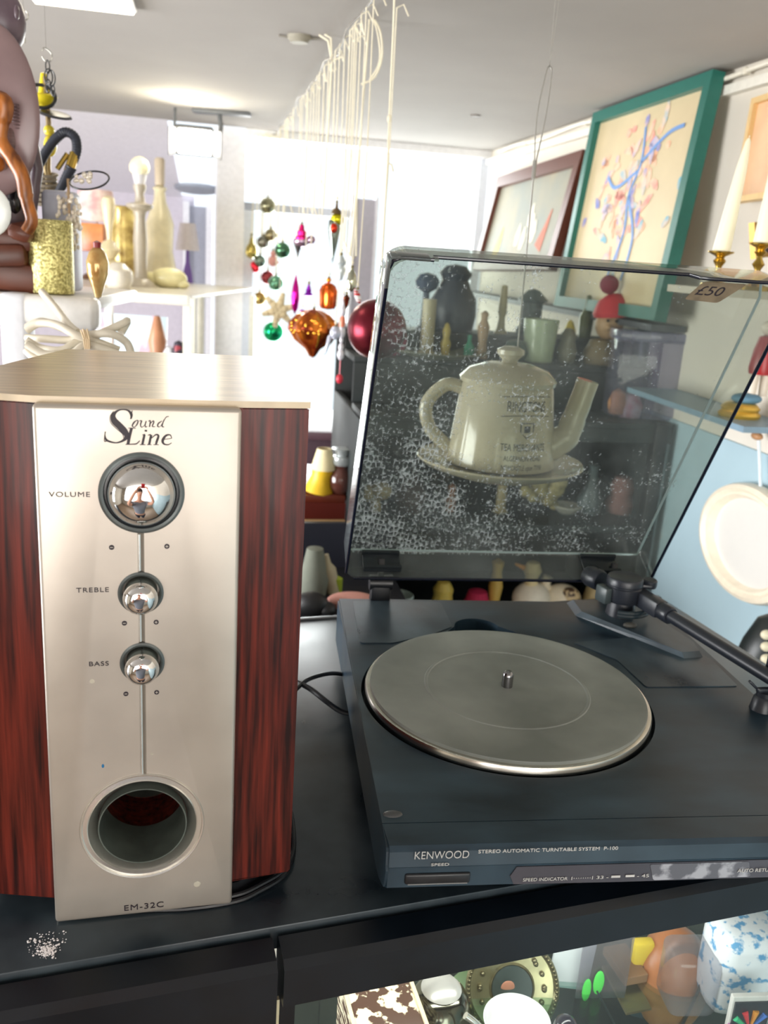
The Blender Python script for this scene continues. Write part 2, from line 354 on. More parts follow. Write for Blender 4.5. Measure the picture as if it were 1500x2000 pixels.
pl = bpy.data.lights.new('floodlight_beam', 'POINT'); pl.energy = 2.0; pl.color = (1, 0.9, 0.62); pl.shadow_soft_size = 0.03
o = bpy.data.objects.new('floodlight_beam', pl); COL.objects.link(o); o.location = P + Vector((0.02, -0.25, 0.04))
# =================================================================== DISPLAY CABINET
TZ = -0.51
A = onz(0, 1902, TZ); B = onz(927, 1743, TZ); CY = math.atan2(B.y - A.y, B.x - A.x)
A = A + (B - A) * 0
cab = thing('display_cabinet', 'black metal display cabinet carrying the speaker and the turntable, glass front lower right', 'cabinet', Vector((A.x, A.y, 0)), CY)
CM = M((9, 16, 24), 0.32, n=25, var=0.25, rvar=0.06)
CTOP = M((28, 38, 46), 0.30, n=14, var=0.25, rvar=0.10, col2=(52, 62, 68))
def inv(o_loc, yaw, P):
    d = P - o_loc; return Vector((d.x * math.cos(yaw) + d.y * math.sin(yaw), -d.x * math.sin(yaw) + d.y * math.cos(yaw), d.z))
CO = Vector((A.x, A.y, 0)); TT = CZ + TZ
bk = inv(CO, CY, onz(620, 1211, TZ)).y
uR = inv(CO, CY, onz(1290, 1180, TZ)).x + 0.02
xg = inv(CO, CY, onz(536, 1825, TZ)).x
UL = -0.5; UR = 0.95
m_ = MB(); m_.box(((UL + uR) / 2, bk / 2 + 0.0, TT - 0.011), (uR - UL, bk, 0.022), None, 0.0015); m_.build('cabinet_top', CTOP, cab)
m_ = MB(); m_.box(((UL + uR) / 2, bk + 0.006, TT - 0.005), (uR - UL, 0.012, 0.013), None, 0.002); m_.build('back_rail', M((70, 74, 78), 0.3, 0.4), cab)
# front beams (left door unit, right glass unit)
def beam(u0, u1, zb):
    mb = MB(); prof = [(-0.004, TT - 0.006), (-0.024, TT - 0.010), (-0.030, TT - 0.016), (-0.030, zb), (0.0, zb), (0.0, TT - 0.014)]
    fr = Matrix(((0, 0, 1, 0), (1, 0, 0, 0), (0, 1, 0, 0), (0, 0, 0, 1)))
    mb.prism(prof, u0, u1, fr); return mb
uo = inv(CO, CY, onz(650, 1967, TZ - 0.05))
ub = TT - 0.050
beam(UL, xg - 0.001, ub - 0.35).build('cabinet_door', CM, cab, False)
beam(xg + 0.004, UR, ub).build('front_beam', CM, cab, False)
m_ = MB(); m_.box((xg + 0.0015, -0.020, TT - 0.25), (0.003, 0.004, 0.40)); m_.build('gap_light', M((215, 205, 170), 0.5), cab)  # pale strip painted as the light showing through the door gap
m_ = MB(); m_.box((xg + 0.010, -0.005, (TT - 0.2)), (0.012, 0.03, 0.32)); m_.box((UR - 0.01, -0.01, TT / 2), (0.02, 0.03, TT - 0.03)); m_.build('post', CM, cab)
m_ = MB(); m_.box((UL + (xg - UL) / 2, bk / 2, (TT - 0.4) / 2), (xg - UL, bk, TT - 0.4)); m_.box(((xg + UR) / 2, bk / 2, TT - 0.40), (UR - xg, bk, 0.015)); m_.build('body', CM, cab, False)
m_ = MB(); m_.box(((xg + UR) / 2, bk - 0.25, TT - 0.2), (UR - xg, 0.01, 0.38)); m_.build('back_panel', M((205, 200, 190), 0.6, n=5, var=0.3), cab, False)
GY = -0.024
m_ = MB(); m_.box(((xg + UR) / 2 + 0.02, GY, ub - 0.17), (UR - xg - 0.03, 0.004, 0.36)); m_.build('glass_front', tinted((240, 245, 245), amount=0.03, ior=1.25), cab, False)
# strip light inside the cabinet
l = area('cabinet_strip_light', CO + rotz(CY) @ Vector((0.35, 0.06, TT - 0.045)), CO + rotz(CY) @ Vector((0.35, 0.14, TT - 0.35)), 0.6, 0.04, 1.7, (1, 0.97, 0.9)); l.rotation_euler = (0.5, 0, CY)
# =================================================================== SPEAKER
SP = onz(108, 1808, TZ); SY = 0.25
sp = thing('speaker', 'tall wooden bass speaker with silver faceplate and chrome knobs standing on the black cabinet', 'speaker', SP, SY)
SW = 0.1342; SH = 0.4085
WOOD = M((46, 9, 7), 0.3, spec=0.3, n=27, var=0.5, col2=(112, 38, 26), stretch=(9, 9, 0.4), lo=0.33, hi=0.72, detail=8, coat=0.05)
plan = [(-0.060, 0.026), (0.0, 0.010), (SW, 0.010), (0.1825, 0.014), (0.177, 0.279), (-0.0065, 0.275), (-0.0429, 0.148)]
m_ = MB(); m_.prism(plan, 0.016, SH - 0.004)
bmesh.ops.bevel(m_.b, geom=[e for e in m_.b.edges], offset=0.0015, segments=2, affect='EDGES')
body = m_.build('body', WOOD, sp)
cx = sum(p[0] for p in plan) / 7; cy = sum(p[1] for p in plan) / 7
m_ = MB(); m_.prism([(cx + (x - cx) * 1.004, cy + (y - cy) * 1.004) for x, y in plan], SH - 0.0045, SH)
m_.build('top_panel', M((205, 186, 156), 0.28, n=10, var=0.16, stretch=(1.2, 16, 1), detail=8), sp)
# faceplate
m_ = MB(); m_.box((SW / 2, 0.006, (SH - 0.004 + 0.002) / 2), (SW, 0.012, SH - 0.006), None, 0.0028, 3)
PLATE = M((190, 182, 172), 0.36, 0.55, n=20, var=0.05, rvar=0.05)
plate = m_.build('faceplate', PLATE, sp)
spn = Vector((math.sin(SY), -math.cos(SY), 0))
def pp(px, py, off=0.0):       # pixel -> local (u, z) on the faceplate
    P = onpl(px, py, SP + spn * off, spn); q = inv(SP, SY, P); return q.x, q.z
vol = pp(277, 963); tre = pp(275, 1158); bas = pp(278, 1294); port = pp(279, 1614)
RV, RT, RPo = 0.0284, 0.0156, 0.0330
def cyl_cut(c, r, d):
    mb = MB(); mb.lathe([(0, 0), (r, 0), (r, d), (0, d)], (c[0], -0.004, c[1]), 48, rx(-PI / 2)); return mb.build('cut', PLATE, sp)
cuts = [cyl_cut(vol, RV - 0.0015, 0.012), cyl_cut(tre, RT - 0.001, 0.012), cyl_cut(bas, RT - 0.001, 0.012), cyl_cut(port, RPo + 0.0125, 0.03)]
gx = (vol[0] + port[0]) / 2
mb = MB(); mb.prism([(gx - 0.0022, -0.002), (gx + 0.0022, -0.002), (gx + 0.0022, 0.0004), (gx, 0.0030), (gx - 0.0022, 0.0004)], port[1] + 0.04, vol[1] - 0.025); cuts.append(mb.build('cut', PLATE, sp))
boolean(plate, cuts)
mb = MB(); mb.lathe([(0, -0.03), (RPo - 0.0005, -0.03), (RPo - 0.0005, 0.085), (0, 0.085)], (port[0], 0, port[1]), 48, rx(-PI / 2)); boolean(body, [mb.build('cut', WOOD, sp)])
RXM = rx(PI / 2)               # lathe axis towards the viewer (-Y)
def ringobj(c, prof, name, mat, y=0.0):
    mb = MB(); mb.lathe(prof, (c[0], y, c[1]), 56, RXM); return mb
DK = M((30, 34, 38), 0.22, n=40, var=0.1)
GREYC = M((92, 98, 98), 0.3, 0.4)
def annulus(c, r0, r1, z0, z1, y=0.0):
    mb = MB(); mb.lathe([(r0, z0), (r0, z1), ((r0 + r1) / 2, z1 + 0.0006), (r1, z1), (r1, z0), (r0, z0)], (c[0], y, c[1]), 64, RXM); return mb
annulus(vol, RV - 0.0032, RV, -0.008, 0.0009).build('volume_ring', GREYC, sp)
k = annulus(vol, RV - 0.0085, RV - 0.0032, -0.010, -0.001).build('recess_ring', DK, sp)
m_ = MB(); m_.lathe([(0, -0.0105), (RV - 0.0025, -0.0105), (RV - 0.0025, -0.0095), (0, -0.0095)], (vol[0], 0, vol[1]), 48, RXM); m_.build('recess_floor', DK, sp)
def dome(r0, h, c2): return [(r0 * q, h * (1 - c2 * q * q - (1 - c2) * q ** 6)) for q in [1 - i_ / 18 for i_ in range(19)]]
m_ = MB(); m_.lathe([(0.0205, -0.010), (0.0225, -0.002), (0.0232, 0.001)] + [(r_, z_ + 0.0015) for r_, z_ in dome(0.0232, 0.0165, 0.30)], (vol[0], 0, vol[1]), 72, RXM)
m_.build('volume_knob', CHROME, sp)
for c, nm in ((tre, 'treble_knob'), (bas, 'bass_knob')):
    annulus(c, RT - 0.0028, RT, -0.006, 0.0007).build('knob_ring', GREYC, sp)
    m_ = MB(); m_.lathe([(0, -0.0100), (RT - 0.0015, -0.0100), (RT - 0.0015, -0.009), (0, -0.009)], (c[0], 0, c[1]), 40, RXM); m_.build('recess_floor', DK, sp)
    kb = MB(); kb.lathe([(0.0112, -0.009), (0.0112, 0.004), (0.0108, 0.0095)], (c[0], 0, c[1]), 48, RXM); kb = kb.build(nm, M((150, 158, 152), 0.25, 0.8), sp)
    m_ = MB(); m_.lathe([(0.0108, 0.0095), (0.0117, 0.0105)] + [(r_, z_ + 0.011) for r_, z_ in dome(0.0118, 0.0080, 0.2)], (c[0], 0, c[1]), 64, RXM)
    m_.build('knob_cap', CHROME, kb)
    m_ = MB(); m_.box((c[0], -0.005, c[1] + 0.0112), (0.0007, 0.009, 0.0008)); m_.build('pointer', M((60, 64, 62), 0.4), kb)
SIL = M((226, 223, 216), 0.24, 0.85, n=18, var=0.06)
m_ = MB(); m_.lathe([(RPo - 0.0005, -0.02), (RPo, -0.0095), (RPo + 0.0060, -0.0010), (RPo + 0.0068, 0.0008), (RPo + 0.0076, 0.0000), (RPo + 0.0106, -0.0002), (RPo + 0.0112, 0.0012), (RPo + 0.0122, 0.0014), (RPo + 0.0130, 0.0002), (RPo + 0.0130, -0.005), (RPo + 0.0005, -0.0110), (RPo + 0.0005, -0.02), (RPo - 0.0005, -0.02)], (port[0], 0, port[1]), 80, RXM)
m_.build('port_ring', SIL, sp)
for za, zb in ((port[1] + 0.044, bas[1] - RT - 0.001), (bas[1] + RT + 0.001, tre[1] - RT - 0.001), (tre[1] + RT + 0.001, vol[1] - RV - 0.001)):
    mb = MB(); mb.tube([(gx - 0.0012, 0.0006, za), (gx - 0.0012, 0.0006, zb)], 0.0013, 10); mb.build('groove_highlight', M((225, 225, 222), 0.22, 0.8), sp)  # bright silver bead stands in for the groove's lit edge
m_ = MB(); m_.lathe([(RPo - 0.0003, 0.0), (RPo - 0.0003, -0.045), (RPo - 0.0012, -0.045), (RPo - 0.0012, -0.0), (RPo - 0.0003, 0.0)], (port[0], 0, port[1]), 56, RXM); m_.build('port_tube', M((84, 92, 86), 0.45, n=40, var=0.25), sp)
m_ = MB(); m_.lathe([(0, -0.084), (RPo - 0.002, -0.084), (RPo - 0.002, -0.0835), (0, -0.0835)], (port[0], 0, port[1]), 32, RXM); m_.build('port_lining', M((22, 26, 18), 0.9, n=120, var=0.5), sp)
# printed marks
INK = M((34, 24, 34), 0.5); 
def ftxt(body, px, py, size, sx=1.0, spacing=1.05, name='printed_label', bold=0):
    u, z = pp(px, py); return textmesh(body, size, name, INK, plate, front(u, -0.0003, z), sx=sx, spacing=spacing, bold=bold)
ftxt('VOLUME', 136, 966, 0.0049, 1.25, 1.15); ftxt('TREBLE', 181, 1152.5, 0.0049, 1.22, 1.15); ftxt('BASS', 193, 1296.5, 0.0049, 1.22, 1.12); ftxt('EM-32C', 281, 1770, 0.0072, 1.2, 1.1)
for i, (px, py) in enumerate(((218, 1069), (326, 1067), (243, 1217), (305, 1215), (246, 1355), (306, 1352))):
    u, z = pp(px, py); mb = MB(); mb.lathe([(0, 0), (0.0018, 0), (0.0018, 0.0003), (0, 0.0003)], (u, 0, z), 24, RXM); mk = mb.build('knob_mark', INK, plate)
    mb = MB(); mb.box((u, -0.00035, z), (0.0019, 0.0002, 0.0004))
    if i % 2: mb.box((u, -0.00035, z), (0.0004, 0.0002, 0.0019))
    s_ = mb.build('sign', M((200, 192, 182), 0.5), plate)
# logo: large serif S, 'ound' above, 'Line' below
g0 = pp(240, 835); sclu = (pp(340, 835)[0] - pp(240, 835)[0]) / 100; 
def G(px, py):                 # picture pixels of the logo -> plate
    u, z = pp(px, py); return u, z
lg = MB()
def pen(pts, close=False, n=6):
    q = []
    P3 = [Vector((x, y, w_)) for x, y, w_ in pts]
    for v in bez(P3, n): u, z = G(v.x, v.y); q.append((u, z, max(0.2, v.z) * sclu))
    lg.stroke(q, front(0, 0, 0), 0.0003)
S_ = lambda x, y: (180 + x / 7.145, 780 + y / 7.145)     # from the 1429-wide close-up of the logo
def P_(l, n=6): pen([(*S_(x, y), w_ / 7.145) for x, y, w_ in l], n=n)
P_([(545, 270, 18), (545, 205, 40), (500, 155, 25), (420, 142, 16), (345, 165, 30), (295, 225, 62), (310, 300, 92), (380, 370, 96), (455, 450, 90), (480, 520, 62), (430, 575, 34), (340, 605, 20), (250, 590, 26), (195, 560, 30), (180, 500, 12), (188, 450, 10)], 8)
P_([(300, 160, 8), (250, 240, 8), (262, 330, 9), (340, 410, 9), (420, 480, 9), (440, 540, 7)], 6)
P_([(180, 450, 8), (170, 580, 12), (200, 575, 20)], 3); P_([(560, 155, 12), (535, 275, 14)], 3)
P_([(625, 290, 8), (585, 320, 22), (560, 370, 18), (590, 385, 9), (625, 350, 18), (640, 300, 18), (620, 288, 8)])
P_([(660, 300, 8), (690, 300, 18), (675, 350, 18), (690, 388, 12), (730, 360, 8), (755, 300, 14), (740, 350, 16), (745, 385, 14), (770, 375, 8)])
P_([(785, 305, 10), (812, 300, 18), (800, 385, 18)], 4); P_([(805, 345, 8), (850, 300, 14), (860, 320, 18), (840, 375, 16), (880, 380, 8)])
P_([(975, 300, 10), (925, 335, 20), (915, 375, 18), (945, 380, 8), (990, 320, 10), (1030, 250, 12), (1070, 238, 10)]); P_([(1005, 280, 12), (975, 370, 20), (1005, 385, 10)], 4)
P_([(505, 400, 10), (610, 402, 10)], 2); P_([(550, 400, 40), (520, 520, 42), (500, 625, 42)], 4); P_([(465, 628, 12), (560, 625, 16), (620, 618, 18), (665, 575, 12)], 4)
P_([(750, 425, 36), (750, 450, 36)], 2); P_([(700, 495, 10), (740, 488, 20)], 2); P_([(730, 495, 34), (700, 630, 34)], 2); P_([(665, 632, 11), (745, 632, 11)], 2)
P_([(775, 500, 10), (820, 490, 20)], 2); P_([(825, 495, 34), (795, 630, 34)], 2); P_([(765, 632, 10), (830, 632, 10)], 2); P_([(830, 540, 10), (890, 492, 20), (925, 510, 30), (900, 590, 34), (890, 628, 26)], 5); P_([(855, 632, 10), (930, 632, 10)], 2)
P_([(985, 560, 10), (1105, 545, 10)], 3); P_([(1110, 545, 12), (1090, 497, 18), (1030, 505, 30), (985, 570, 40), (1000, 620, 26), (1060, 632, 16), (1110, 605, 10)], 6)
lg.build('logo', INK, plate, False)
u, z = pp(201, 1496); mb = MB(); mb.ball((u, 0, z), 0.0012, (0.8, 0.3, 1.4), 12); mb.build('paint_speck', M((20, 110, 160), 0.4), plate)
for px, py, r in ((180, 1331, 0.0022), (297, 1473, 0.0017), (303, 1458, 0.0009), (385, 1727, 0.003)):
    u, z = pp(px, py); mb = MB(); mb.ball((u, 0.0001, z), r, (1, 0.08, 1), 12); mb.build('smudge', M((186, 180, 164), 0.5), plate)
# black foot tray and the cable squeezed below the speaker
m_ = MB(); m_.prism([(0.0, 0.012), (0.03, 0.004), (0.10, 0.004), (0.14, 0.014), (0.172, 0.035), (0.165, 0.26), (0.0, 0.25)], 0.0, 0.012); m_.build('foot_tray', BLACKP, sp)
m_ = MB(); pts = [(0.03, 0.008, 0.002), (0.07, 0.004, 0.002), (0.10, 0.001, 0.002), (0.135, 0.003, 0.002), (0.155, 0.010, 0.003), (0.182, 0.03, 0.004), (0.193, 0.07, 0.006), (0.192, 0.15, 0.006), (0.17, 0.27, 0.004)]
m_.tube(bez(pts), 0.0022); m_.tube(bez([Vector(p) + Vector((0.001, 0.004, 0.0026)) for p in pts]), 0.002)
ob = m_.build('speaker_cable', BLACKP); ob.matrix_world = facing(SP, SY); tag(ob, 'black glossy cable squeezed along the foot of the speaker', 'cable')
# =================================================================== TURNTABLE
TP = Vector((0.0155, 0.604, TT)); TY = 0.144
tt = thing('record_player', 'black record player with raised tinted dust cover at right end of the cabinet', 'turntable', TP, TY)
TW = 0.437; TD = 0.4745; TH = 0.0782
DECK = M((18, 36, 50), 0.34, n=11, var=0.3, rvar=0.09, col2=(50, 72, 86), lo=0.3, hi=0.8, stretch=(1, 2.2, 1))
BODY = M((20, 28, 34), 0.33, n=22, var=0.25, rvar=0.08)
prof = [(0.0, TH), (-0.0265, TH - 0.0005), (-0.0300, TH - 0.004), (-0.0315, TH - 0.0165), (-0.0298, TH - 0.0185), (-0.0295, TH - 0.0365), (-0.025, TH - 0.039), (0.0, TH - 0.050), (0.02, TH - 0.055), (TD, TH - 0.060), (TD, TH)]
fr = Matrix(((0, 0, 1, 0), (1, 0, 0, 0), (0, 1, 0, 0), (0, 0, 0, 1)))
m_ = MB(); m_.prism(prof, 0, TW, fr)
bmesh.ops.bevel(m_.b, geom=[e for e in m_.b.edges if abs(e.verts[0].co.x - e.verts[1].co.x) < 1e-6], offset=0.0022, segments=2, affect='EDGES')
tb = m_.build('plinth', DECK, tt)
TZH = TH
def tp(px, py, dz=0.0):        # pixel -> local (u, v) at deck height + dz
    q = inv(TP, TY, onz(px, py, TZ + TH + dz)); return q.x, q.y
PC = (0.1566, 0.2118); PR = 0.148
cut = MB(); cut.lathe([(0, TH - 0.02), (PR + 0.0035, TH - 0.02), (PR + 0.0035, TH + 0.01), (0, TH + 0.01)], (PC[0], PC[1], 0), 96); c1 = cut.build('cut', DECK, tt)
pk = tp(932, 1226); cut = MB(); cut.lathe([(0, TH - 0.025), (0.0285, TH - 0.025), (0.0285, TH + 0.01), (0, TH + 0.01)], (pk[0], pk[1], 0), 48); c2 = cut.build('cut', DECK, tt)
cut = MB(); cut.prism([(pk[0] - 0.07, pk[1] - 0.055), (pk[0] + 0.085, pk[1] - 0.055), (pk[0] + 0.022, pk[1] + 0.012), (pk[0] - 0.022, pk[1] + 0.012)], TH - 0.012, TH + 0.01); c3 = cut.build('cut', DECK, tt)
cut = MB(); cut.box((TW / 2, 0.0005, TH), (TW + 0.02, 0.0008, 0.003)); c4 = cut.build('cut', DECK, tt)
boolean(tb, [c1, c2, c3, c4])
m_ = MB()
for u in (0.04, TW - 0.04):
    for v in (0.02, TD - 0.04): m_.lathe([(0, 0), (0.018, 0), (0.018, 0.03), (0, 0.03)], (u, v, 0), 20)
for u, v in ((0.06, 0.05), (TW - 0.06, 0.05), (0.04, TD - 0.04), (TW - 0.04, TD - 0.04)):
    mb = MB(); mb.lathe([(0, 0), (0.016, 0), (0.018, 0.004), (0.018, 0.024), (0, 0.024)], (u, v, 0), 20); mb.build('foot', BLACKP, tt)
m_.b.free()
# raised panels on the deck
PL2 = M((32, 46, 58), 0.30, n=11, var=0.3, rvar=0.1, col2=(68, 84, 94), stretch=(1.5, 1, 1))
def rpoly(pts, r=0.004, n=4):
    out = []
    for i, p in enumerate(pts):
        p = Vector(p); a = (Vector(pts[i - 1]) - p).normalized(); b = (Vector(pts[(i + 1) % len(pts)]) - p).normalized()
        p1 = p + a * r; p2 = p + b * r
        for k in range(n + 1):
            t = k / n; out.append(tuple((1 - t) ** 2 * p1 + 2 * t * (1 - t) * p + t * t * p2))
    return out
m_ = MB(); m_.prism(rpoly([(tp(690, 1180)[0], TD - 0.010), tp(703, 1257), tp(768, 1257), (0.080, 0.350), (0.105, 0.362), (0.135, 0.386), (0.135, TD - 0.010)], 0.005), TH - 0.001, TH + 0.0012); m_.build('deck_panel', PL2, tt)
m_ = MB(); m_.prism(rpoly([tp(1262, 1343), tp(1441, 1341), tp(1390, 1290), tp(1300, 1240), tp(1120, 1256), tp(1205, 1290)], 0.004), TH - 0.001, TH + 0.0010); m_.build('deck_panel', PL2, tt)
# arm base ridge
a1, a2, a3, a4 = tp(1103, 1173), tp(1123, 1200), tp(1335, 1287), tp(1372, 1284)
m_ = MB(); top = 0.007
lo = [(a1[0], TD - 0.004), tp(1124, 1202), tp(1337, 1288), tp(1374, 1285), tp(1362, 1266), (tp(1362, 1266)[0] - 0.03, TD - 0.004)]
cxl = sum(p[0] for p in lo) / 6; cyl = sum(p[1] for p in lo) / 6
va = [m_.b.verts.new((x, y, TH)) for x, y in lo]; vb = [m_.b.verts.new((x + (cxl - x) * 0.09, y + (cyl - y) * 0.06, TH + top)) for x, y in lo]
m_.b.faces.new(vb)
for k in range(6): m_.b.faces.new((va[k], va[(k + 1) % 6], vb[(k + 1) % 6], vb[k]))
m_.build('arm_plate', PL2, tt, False)
# platter
m_ = MB(); m_.lathe([(0, TH - 0.012), (PR - 0.004, TH - 0.012), (PR - 0.001, TH - 0.008), (PR, TH - 0.004), (PR, TH + 0.004), (PR - 0.0012, TH + 0.0065), (PR - 0.004, TH + 0.007), (0, TH + 0.007)], (PC[0], PC[1], 0), 128)
plat = m_.build('platter', M((212, 208, 198), 0.22, 1.0, n=50, var=0.05, stretch=(1, 1, 6)), tt)
MZ = TH + 0.007
mp = [(0, MZ - 0.0005)] + [(PR - 0.0052, MZ - 0.0005), (PR - 0.0047, MZ + 0.001), (PR - 0.0052, MZ + 0.0032), (PR - 0.0065, MZ + 0.0034), (PR - 0.012, MZ + 0.0028), (0.0865, MZ + 0.0028), (0.0855, MZ + 0.0036), (0.0835, MZ + 0.0036), (0.0825, MZ + 0.0027), (0.0, MZ + 0.0027)]
m_ = MB(); m_.lathe(mp, (PC[0], PC[1], 0), 128); mat_ = m_.build('platter_mat', M((122, 127, 122), 0.42, n=9, var=0.12, col2=(148, 153, 147), rvar=0.1), plat)
m_ = MB(); m_.lathe([(0, MZ), (0.0058, MZ), (0.0058, MZ + 0.0145), (0.0054, MZ + 0.017), (0.0034, MZ + 0.0196), (0, MZ + 0.0205)], (PC[0] + 0.001, PC[1] + 0.002, 0), 32); m_.build('spindle', M((140, 140, 142), 0.22, 1.0), plat)
m_ = MB(); m_.lathe([(0, TH - 0.024), (0.0045, TH - 0.024), (0.0045, TH - 0.004), (0.003, TH - 0.002), (0, TH - 0.002)], (pk[0], pk[1] - 0.006, 0), 20); m_.box((pk[0], pk[1] - 0.008, TH - 0.013), (0.026, 0.012, 0.006), None, 0.002); m_.build('belt_pulley', M((170, 160, 120), 0.25, 1.0), tt)
m_ = MB(); m_.ball((0.010, 0.012, TH), 0.0058, (1.4, 0.8, 0.35), 20); m_.build('cover_bumper', M((70, 72, 74), 0.5), tt)
# front controls
yb = -0.0298
m_ = MB(); m_.box((0.0415, yb, 0.0500), (0.052, 0.004, 0.0095), None, 0.0018, 3); b1 = m_.build('speed_button', BLACKP, tt)
m_ = MB(); m_.box((0.0415, yb - 0.0022, 0.0462), (0.047, 0.0008, 0.0006)); m_.build('button_edge', M((165, 168, 170), 0.3, 0.6), b1)
ip = [(0.103, 0.0425), (0.0995, 0.0500), (0.104, 0.0585), (TW - 0.01, 0.0585), (TW - 0.01, 0.0415), (0.19, 0.0415)]
m_ = MB(); m_.prism(ip, 0, 0.003, front(0, yb + 0.002, 0)); m_.build('indicator_panel', M((66, 66, 74), 0.25, n=10, var=0.2), tt, False)
m_ = MB(); m_.prism(rpoly([(0.219, 0.0425), (0.214, 0.0575), (0.299, 0.0575), (0.303, 0.0430)], 0.002), 0, 0.0005, front(0, yb - 0.001, 0)); m_.build('foil_strip', M((128, 130, 140), 0.35, 0.3, n=60, var=0.4, col2=(170, 172, 180), lo=0.5, hi=0.6), tt, False)
TXT = M((190, 190, 188), 0.5)
def ttxt(body, u, z, size, width, sp_=1.0, y=-0.0322, bold=0):
    o = textmesh(body, size, 'printed_label', TXT, tt, Matrix.Identity(4), 'LEFT', spacing=sp_, bold=bold); me = o.data
    x0 = min(v.co.x for v in me.vertices); x1 = max(v.co.x for v in me.vertices); fr_ = front(u, y, z)
    for v in me.vertices: v.co = fr_ @ Vector(((v.co.x - x0) * width / (x1 - x0), v.co.y, v.co.z))
    return o
ttxt('KENWOOD', 0.0215, 0.0722, 0.0098, 0.0425, bold=-0.0001); ttxt('SPEED', 0.0350, 0.0638, 0.0034, 0.0140)
ttxt('STEREO AUTOMATIC TURNTABLE SYSTEM  P-100', 0.0712, 0.0745, 0.0044, 0.113, 1.02)
yl = yb - 0.0018
ttxt('SPEED INDICATOR', 0.110, 0.0468, 0.0042, 0.0365, y=yl); ttxt('33 -', 0.1705, 0.0470, 0.0042, 0.010, y=yl); ttxt('- 45', 0.2045, 0.0472, 0.0042, 0.010, y=yl); ttxt('AUTO RETURN', 0.290, 0.0495, 0.0046, 0.034, y=yl - 0.0004)
m_ = MB(); m_.box((0.1865, yl, 0.0474), (0.0075, 0.0004, 0.0020)); m_.box((0.1985, yl, 0.0476), (0.0075, 0.0004, 0.0020))
for k in range(10): m_.box((0.1500 + k * 0.0019, yl, 0.0470), (0.0006, 0.0004, 0.0006 if 0 < k < 9 else 0.0030))
m_.build('speed_marks', TXT, tt, False)
# tone arm
ac = (0.3640, 0.4190); AB = TH + top
ARM = M((34, 38, 46), 0.36, n=60, var=0.1)
arm = MB(); arm.lathe([(0, AB - 0.001), (0.019, AB - 0.001), (0.0175, AB + 0.012), (0.0165, AB + 0.018), (0.0225, AB + 0.020), (0.0235, AB + 0.024), (0.0235, AB + 0.039), (0.0222, AB + 0.040), (0.0222, AB + 0.0415), (0.0232, AB + 0.0425), (0.0232, AB + 0.049), (0.0218, AB + 0.0515), (0.0208, AB + 0.0510), (0, AB + 0.0510)], (ac[0], ac[1], 0), 56)
arm = arm.build('arm_housing', ARM, tt)
m_ = MB(); m_.lathe([(0, 0), (0.009, 0), (0.0098, 0.003), (0.0098, 0.009), (0.0085, 0.0105), (0, 0.0105)], (ac[0] + 0.033, ac[1] - 0.001, AB + 0.038), 32); m_.box((ac[0] + 0.024, ac[1] - 0.002, AB + 0.041), (0.022, 0.016, 0.006), rotz(-0.2), 0.002)
m_.build('anti_skate_dial', ARM, arm)
ccx = Vector((ac[0] - 0.02, ac[1] + 0.028, AB + 0.034)); dirb = Vector((-0.4, 0.9, 0)).normalized()
m_ = MB(); m_.lathe([(0, 0), (0.012, 0), (0.014, 0.003), (0.014, 0.02), (0.012, 0.026), (0, 0.026)], ccx, 28, dirb.to_track_quat('Z', 'Y').to_matrix()); m_.build('counterweight', ARM, arm)
m_ = MB(); m_.box((ac[0] - 0.027, ac[1] - 0.002, AB + 0.028), (0.012, 0.022, 0.022), rotz(0.3), 0.003); m_.build('arm_bracket', M((62, 72, 74), 0.35), arm)
e0 = Vector((ac[0] + 0.020, ac[1] - 0.020, AB + 0.028)); rst = tp(1488, 1384); e1 = Vector((rst[0] + 0.008, rst[1] + 0.002, TH + 0.033)); e2 = e1 + (e1 - e0) * 0.30
dv = (e1 - e0).normalized(); qd = dv.to_track_quat('X', 'Z').to_matrix()
m_ = MB(); m_.box(e0 + dv * 0.010, (0.050, 0.019, 0.021), qd, 0.003); m_.tube([e0 + dv * 0.034, e0 + dv * 0.036, e0 + dv * 0.052, e0 + dv * 0.054], [0.0095, 0.0110, 0.0110, 0.0095], 20); m_.tube([e0 + dv * 0.05, e2], 0.0078, 20)
m_.build('tone_arm', ARM, arm)
m_ = MB(); m_.box(e2 + dv * 0.018 + Vector((0, 0, -0.003)), (0.05, 0.018, 0.008), qd, 0.002); m_.box(e2 + dv * 0.016 + Vector((0, 0, -0.012)), (0.025, 0.014, 0.012), qd, 0.002); m_.build('head_shell', BLACKP, arm)
m_ = MB(); pts = arc((ac[0], ac[1], AB + 0.010), 0.034, -2.1, -0.4, 14); m_.tube(pts, 0.003, 8); m_.tube([p + Vector((0, 0, 0.004)) for p in pts], 0.003, 8); m_.build('cueing_lift', M((40, 52, 58), 0.18), arm)
m_ = MB(); m_.ball((ac[0] - 0.005, ac[1] - 0.044, AB + 0.003), 0.007, (1.3, 0.7, 0.5), 16); m_.build('lift_screw', M((70, 70, 66), 0.5), arm)
m_ = MB(); m_.lathe([(0, 0), (0.013, 0), (0.0125, 0.002), (0.0105, 0.013), (0.0085, 0.015), (0.0085, 0.020), (0, 0.020)], (rst[0], rst[1], TH), 32); m_.box((rst[0], rst[1], TH + 0.022), (0.020, 0.006, 0.005), rotz(0.1), 0.001)
m_.box((rst[0] - 0.013, rst[1] + 0.002, TH + 0.026), (0.016, 0.004, 0.003), ry(0.7), 0.001); m_.box((rst[0] + 0.012, rst[1] + 0.018, TH + 0.042), (0.005, 0.010, 0.020), None, 0.001)
m_.build('arm_rest', ARM, tt)
